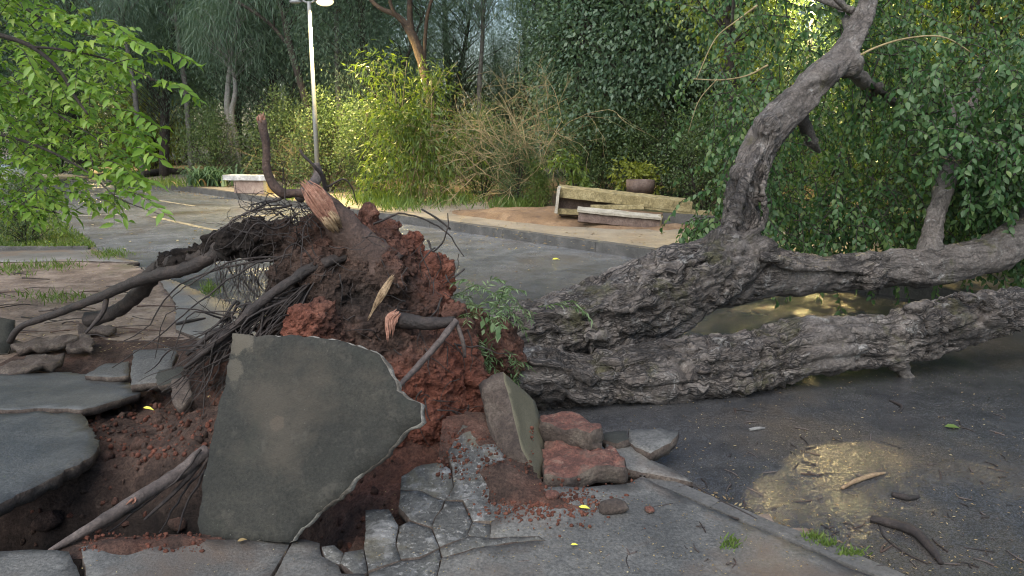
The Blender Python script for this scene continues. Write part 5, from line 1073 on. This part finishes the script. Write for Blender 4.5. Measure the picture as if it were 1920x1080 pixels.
# forked tree, lit orange by the lamp
def lp(px_, py_, Y, base): return at(px_, py_, Y)-base
B0 = np.array([gx(828, 19), 19, .15])
grow('forked_tree', 'leaning brown forked tree lit on one side behind the yellow green shrub', 'tree', B0, [[(*lp(832, 372, 19, B0), .13), (*lp(826, 260, 19, B0), .125), (*lp(808, 190, 19, B0), .12), (*lp(792, 120, 19, B0), .12), (*lp(772, 65, 19, B0), .11), (*lp(745, 30, 19.1, B0), .07), (*lp(700, 5, 19.3, B0), .05), (*lp(640, -80, 19.6, B0), .03)],
      [(*lp(772, 65, 19, B0), .08), (*lp(768, 20, 19, B0), .07), (*lp(772, -60, 19, B0), .05), (*lp(760, -160, 19, B0), .03)], [(*lp(795, 120, 19, B0), .05), (*lp(798, 60, 18.9, B0), .045), (*lp(806, 10, 18.8, B0), .04), (*lp(840, -80, 18.8, B0), .03)], [(*lp(772, 60, 19, B0), .05), (*lp(735, 15, 18.9, B0), .045), (*lp(725, -60, 18.8, B0), .03)]],
     [(-.6, 0, 6.4, 2.2, 1.6, 1.0)], 70, 90, .3, .30, .013, 'strip', 1., L_FEATH, TRUNKO, 110, low=3.9)
B0 = np.array([gx(442, 24), 24, .15])
grow('twin_trunk_tree', 'pale twin trunked tree behind the strap leaved plant', 'tree', B0, [[(*lp(440, 322, 24, B0), .10), (*lp(432, 260, 24, B0), .095), (*lp(426, 200, 24, B0), .09), (*lp(432, 120, 24, B0), .07), (*lp(450, 20, 24, B0), .05)], [(*lp(450, 322, 24, B0), .10), (*lp(443, 262, 24, B0), .095), (*lp(434, 215, 24, B0), .09), (*lp(440, 150, 24, B0), .06), (*lp(400, 40, 24.3, B0), .04)]],
     [(0, 0, 5.0, 1.6, 1.4, 1.6)], 60, 90, .3, .30, .013, 'strip', 1., L_FEATH, TRUNKP, 111, low=2.6)
B0 = np.array([gx(1090, 18), 18, .15])
grow('slender_tree', 'slender dark trunked tree behind the dry twiggy bush', 'tree', B0, [[(*lp(1082, 340, 18, B0), .10), (*lp(1078, 240, 18, B0), .10), (*lp(1090, 120, 18, B0), .09), (*lp(1096, 0, 18, B0), .075), (*lp(1080, -120, 18, B0), .04)]], [(0, 0, 5.6, 1.5, 1.3, 1.2)], 50, 80, .25, .11, .055, 'diamond', .6, L_BROAD, TRUNKD, 112, low=3.2)
B0 = np.array([gx(560, 23), 23, .15])
grow('bent_trunk_tree', 'dark bent trunked tree left of the lit lamp head', 'tree', B0, [[(*lp(600, 340, 23, B0), .12), (*lp(575, 200, 23, B0), .11), (*lp(545, 90, 23, B0), .10), (*lp(528, 10, 23, B0), .08), (*lp(500, -120, 23, B0), .05)], [(*lp(545, 90, 23, B0), .06), (*lp(500, 40, 23, B0), .05), (*lp(420, -10, 23, B0), .04), (*lp(330, -50, 23, B0), .03)]], [(-.4, 0, 6.0, 2.0, 1.4, 1.2)], 60, 90, .3, .30, .013, 'strip', 1., L_FEATH, TRUNKD, 113, low=3.4)
B0 = np.array([gx(715, 25), 25, .15])
grow('grey_trunk_tree', 'slim grey trunked tree between the lamp and the forked tree', 'tree', B0, [[(*lp(722, 330, 25, B0), .09), (*lp(718, 160, 25, B0), .085), (*lp(706, 40, 25, B0), .07), (*lp(700, -100, 25, B0), .05)]], [(0, 0, 6.5, 1.5, 1.3, 1.4)], 40, 90, .3, .30, .013, 'strip', 1., L_FEATH, TRUNKG, 114, low=3.8)
for k, (a, Y, sc_) in enumerate(((-300, 34, 2.2), (-120, 36, 2.4), (60, 38, 2.2), (180, 36, 2.2), (330, 36, 2.1), (480, 30, 1.5), (620, 32, 1.8), (760, 30, 1.6), (880, 28, 1.5), (1000, 27, 1.4), (1130, 24, 1.4), (1300, 22, 1.3), (1450, 21, 1.3), (1600, 20, 1.3), (1780, 19, 1.3), (1980, 18, 1.3), (2200, 17, 1.3))):
    put(u1, a, Y, sc_, k*2.3, 'dim bush filling the wood behind the first bushes', group='dim bushes deep in the wood')
sl_ = bpy.data.objects['grey_trunk_tree']
for k, (a, Y, sc_, l) in enumerate(((255, 25, .9, 'slim grey trunk left of the pale twin trunked tree'), (350, 26, 1., 'slim grey trunk beside the pale twin trunked tree'), (640, 23, .95, 'slim grey trunk just right of the street lamp'), (905, 24, .9, 'slim grey trunk right of the forked tree'), (1015, 22, .85, 'slim grey trunk above the dry twiggy bush'), (1160, 19.5, .8, 'slim grey trunk above the collapsed bench'))):
    put(sl_, a, Y, sc_, k*1.1, l, group=TG)
# dry twiggy bush
rs = np.random.RandomState(40); tp = []
def branchy(P0, d, L, r, depth):
    n = 6; P = [P0]; dd = unit(d)
    for k in range(n): dd = unit(dd+rs.normal(0, .16, 3)+np.array([0, 0, -.05 if depth < 2 else .0])); P.append(P[-1]+dd*L/n)
    P = np.array(P); tp.append((P, np.linspace(r, r*.5, n+1)))
    if depth == 0: return
    for _ in range(rs.randint(3, 6)):
        k = rs.randint(2, n+1); branchy(P[k], unit(P[k]-P[k-1])+rs.normal(0, .75, 3), L*rs.uniform(.45, .75), r*.55, depth-1)
DB = np.array([gx(985, 16.6), 16.6, .15])
for k in range(12): branchy(np.array([rs.uniform(-.4, .5), rs.uniform(-.25, .25), 0]), (rs.normal(0, .55), rs.normal(0, .35)-.15, 1.0), rs.uniform(1.3, 2.2), .021, 3)
dbo = empty('dry_bush', DB, label='dry leafless twiggy bush in the middle of the wood edge', cat='bush'); V, F = twigs(tp, 3); tag(mk('twigs', V, F, TWIGM, dbo), kind='stuff')
E = np.array([p[-1] for p, r in tp]); E = E[rs.randint(0, len(E), 2600)]+rs.normal(0, .04, (2600, 3)); V, F = leaves(E, rs.normal(size=(2600, 3))+np.array([0, 0, -.6]), rs.normal(size=(2600, 3)), .07, .014, 'diamond'); tag(mk('dry_leaves', V, F, L_BUSH, dbo), kind='stuff')
put(dbo, 575, 21.5, .6, 2., 'small dry twiggy bush behind the whitish bench and the upright root')
# strap-leaved plant
SPB = np.array([gx(392, 22.5), 22.5, .12]); rs = np.random.RandomState(41); parts = []; dead = []
for k in range(230):
    a = rs.uniform(0, 6.28); base = np.array([rs.normal(0, .28), rs.normal(0, .15), 0]); L = rs.uniform(.5, 1.0); L *= 1.35; up = rs.uniform(.7, 1.2); w = rs.uniform(.022, .042)
    t = np.linspace(0, 1, 6); rad = .55*L*t**1.4; z = L*(up*t-(.75*up)*t**2.6); C = base+np.stack([rad*math.cos(a), rad*math.sin(a), z], 1); S = np.array([-math.sin(a), math.cos(a), 0])*w; wd = (1-t**2.2)[:, None]
    V = np.vstack([C-S*wd, C+S*wd]); F = np.array([(i, i+1, i+7, i+6) for i in range(5)]); (dead if k % 14 == 0 else parts).append((V, F))
spo = empty('strap_plant', SPB, label='clump of long strap leaves beside the whitish bench', cat='plant'); V, F = join(parts); tag(mk('strap_leaves', V, F, L_STRAP, spo), kind='stuff'); V, F = join(dead); V[:, 2] *= .5; tag(mk('dead_strap_leaves', V-np.array([0, .12, 0]), F, L_DEAD, spo), kind='stuff')
# grass
def grass(name, spots, n, h, seed, zf):
    rs = np.random.RandomState(seed); P = []
    for _ in range(n):
        a, b, ra, rb = spots[rs.randint(len(spots))]; x, y = rs.normal(a, ra), rs.normal(b, rb); P.append(gp(x, y, zf))
    P = np.array(P); D = np.c_[rs.normal(0, .5, (n, 2)), np.ones(n)]; L = rs.uniform(.4, 1.2, n)*h
    V, F = leaves(P, D, rs.normal(size=(n, 3)), L, L*.09+.003, 'strip'); return tag(mk(name, V, F, L_GRASS), kind='stuff')
rs = np.random.RandomState(44); P = []
while len(P) < 9000:
    a, b = rs.uniform(-120, 180), rs.uniform(395, 466)
    if b < np.interp(a, [-120, 100, 180], [380, 405, 462]): continue
    P.append(gp(a, b, .02))
P = np.array(P); n = len(P); L = rs.uniform(.03, .10, n); V, F = leaves(P, np.c_[rs.normal(0, .6, (n, 2)), np.ones(n)], rs.normal(size=(n, 3)), L, L*.18+.003, 'diamond'); tag(mk('grass_patch', V, F, L_GRASS), kind='stuff')
grass('weeds', [(95, 500, 30, 5), (20, 505, 20, 6), (395, 545, 8, 5), (210, 478, 20, 4), (110, 560, 40, 6), (640, 372, 20, 5)], 1500, .07, 45, .02)
grass('kerb_weeds', [(1525, 1010, 12, 3), (1550, 1022, 12, 3), (1592, 1040, 14, 4), (1370, 1022, 10, 6)], 420, .03, 46, .0)
grass('roadside_grass', [(750, 385, 30, 6), (700, 376, 30, 5), (545, 368, 8, 3), (960, 388, 20, 4), (320, 345, 40, 4), (850, 378, 30, 5)], 3000, .22, 47, .12)
V, F = rough_box((0, 0, 0), (2.6, .07, .06), None, .1, .006); GK = mk('garden_edging', V, F, KERBM); GK.location = tuple(gp(-4, 466, .02)); GK.rotation_euler[2] = math.radians(2); tag(GK, kind='structure')
# crushed sapling between ball and trunk
rs = np.random.RandomState(50); SB = at(890, 640, 4.2); sap = empty('crushed_sapling', SB, label='crushed pale green sapling squeezed between the root ball and the trunk', cat='plant'); tw, LF = [], []
for k in range(46):
    a, b = rs.uniform(850, 1000), rs.uniform(545, 690); P0 = at(a*.6+.4*885, b, rs.uniform(4.15, 4.5)); up = b < 610
    L = rs.uniform(.12, .32); P = frond_string(P0, (rs.normal(.25, .55), rs.normal(-.3, .3), rs.normal(.5 if up else -.3, .4)), L, 8, 1.1, .14, rs); tw.append((P-SB, np.linspace(.003, .001, len(P)))); LF.append(string_leaves(P-SB, int(L*95), .048, .0085, rs, .9, .35, .15))
for (a0, b0, a1, b1) in ((900, 560, 945, 528), (905, 560, 850, 530), (900, 570, 985, 545), (1010, 575, 1100, 585), (1040, 570, 1110, 600)):
    P = spline([at(a0, b0, 4.35), at(.5*(a0+a1), min(b0, b1)-4, 4.4), at(a1, b1, 4.4)], 10); tw.append((P-SB, np.linspace(.003, .001, 10))); LF.append(string_leaves(P-SB, 26, .055, .010, rs, .9, .4, .15))
for k in range(9): P = frond_string(at(rs.uniform(890, 925), rs.uniform(585, 610), 4.2), (rs.normal(.6, .4), -.3, 0), .09, 6, 1, .1, rs); LF.append(string_leaves(P-SB, 4, .055, .030, rs))
V, F = twigs(tw, 4); tag(mk('twigs', V, F, L_BUSH, sap), kind='stuff'); P, D, N, L, Wd = [np.concatenate(x) for x in zip(*LF)]; V, F = leaves(P, D, N, L, Wd, 'diamond'); tag(mk('leaflets', V, F, L_SPRIG, sap), kind='stuff')

# foreground leafy tree at the left
FTB = np.array([-4.7, 5.9, 0.]); ft = empty('roadside_tree', FTB, label='fresh green leafy tree reaching over the left side of the road', cat='tree')
rs = np.random.RandomState(60); tr_ = spline([(-4.7, 5.9, -.05, .12), (-4.6, 5.8, 1.0, .10), (-4.5, 5.6, 2.1, .085), (-4.6, 5.5, 3.4, .05), (-4.5, 5.4, 4.6, .02)], 24); V, F = rooty(tr_[:, :3], tr_[:, 3], 10, .15); mk('trunk', V-FTB, F, TRUNKD, ft, True)
BR = [[(-300, 40, 5.6, .045), (-60, 55, 5.2, .022), (0, 66, 5.0, .017), (60, 88, 4.9, .014), (110, 130, 4.8, .012), (140, 180, 4.75, .010), (165, 215, 4.7, .006)], [(60, 88, 4.9, .009), (110, 92, 4.8, .007), (190, 108, 4.7, .006), (260, 135, 4.6, .004), (345, 180, 4.5, .002)],
      [(-300, 200, 5.7, .04), (-60, 240, 5.3, .015), (60, 270, 5.0, .010), (160, 320, 4.7, .006), (220, 370, 4.5, .004), (300, 402, 4.4, .002)], [(-200, 100, 5.5, .02), (0, 150, 5.2, .010), (100, 210, 5.0, .007), (200, 270, 4.8, .003)], [(-200, -60, 5.4, .02), (-20, -20, 5.1, .01), (70, 30, 4.9, .007), (140, 60, 4.8, .004), (215, 75, 4.7, .002)], [(-300, 250, 5.7, .03), (-100, 330, 5.5, .012), (0, 370, 5.4, .008), (110, 400, 5.2, .003)]]
LF, tw = [], []
for b in BR:
    P, r = px(b, 30); V, F = rooty(P, r, 7, .15); mk('branch', V-FTB, F, TRUNKD, ft, True)
def sprig(P0, P1, n, L, Wd, sag=.04):
    m = .5*(P0+P1)+np.array([0, 0, sag]); P = spline([P0, m, P1], 9); tw.append((P-FTB, np.linspace(.0035, .001, 9))); LF.append(string_leaves(P-FTB, n, L, Wd, rs, .95, .35, .12))
for (a0, b0, a1, b1, Y) in ((190, 80, 275, 88, 4.6), (270, 100, 365, 118, 4.5), (280, 150, 372, 188, 4.5), (180, 135, 300, 115, 4.6), (215, 355, 312, 403, 4.4), (200, 205, 300, 240, 4.7), (170, 40, 245, 70, 4.7), (60, 20, 150, 40, 4.8), (120, 110, 205, 75, 4.7), (230, 280, 300, 300, 4.6), (60, 370, 140, 405, 5.0), (180, 250, 290, 275, 4.7), (160, 330, 290, 345, 4.6), (200, 300, 268, 352, 4.6), (130, 150, 210, 190, 4.7)):
    sprig(at(a0, b0, Y+.1), at(a1, b1, Y-.1), 17, .098, .036)
k = 0
while k < 820:
    a, b = rs.uniform(-260, 270), rs.uniform(-140, 415)
    edge = np.interp(b, [-140, 0, 30, 100, 200, 300, 360, 415], [60, 60, 110, 230, 230, 250, 220, 110])
    if a > edge or rs.uniform() > .75+.5*pn(np.array([[a/90, b/80, 3.3]]))[0]: continue
    Y = rs.uniform(4.6, 7.6); P0 = at(a, b, Y); th = rs.normal(0, .9); d = np.array([math.cos(th), -.3+rs.normal(0, .4), rs.normal(-.15, .35)])*rs.uniform(.2, .34)
    sprig(P0, P0+d*rs.uniform(.7, 1.15), rs.randint(9, 17), rs.uniform(.055, .085), .030); k += 1
V, F = twigs(tw, 4); tag(mk('twigs', V, F, TRUNKD, ft), kind='stuff'); P, D, N, L, Wd = [np.concatenate(x) for x in zip(*LF)]
leaf_parts(ft, FTB, P+FTB, D, N, L, Wd, L_FORE, 'ovate', 300)
# low dark shrub under it
put(u1, 20, 11.2, .42, .4, 'low dark bush on the grass under the leafy roadside tree', z=.0, group=None)
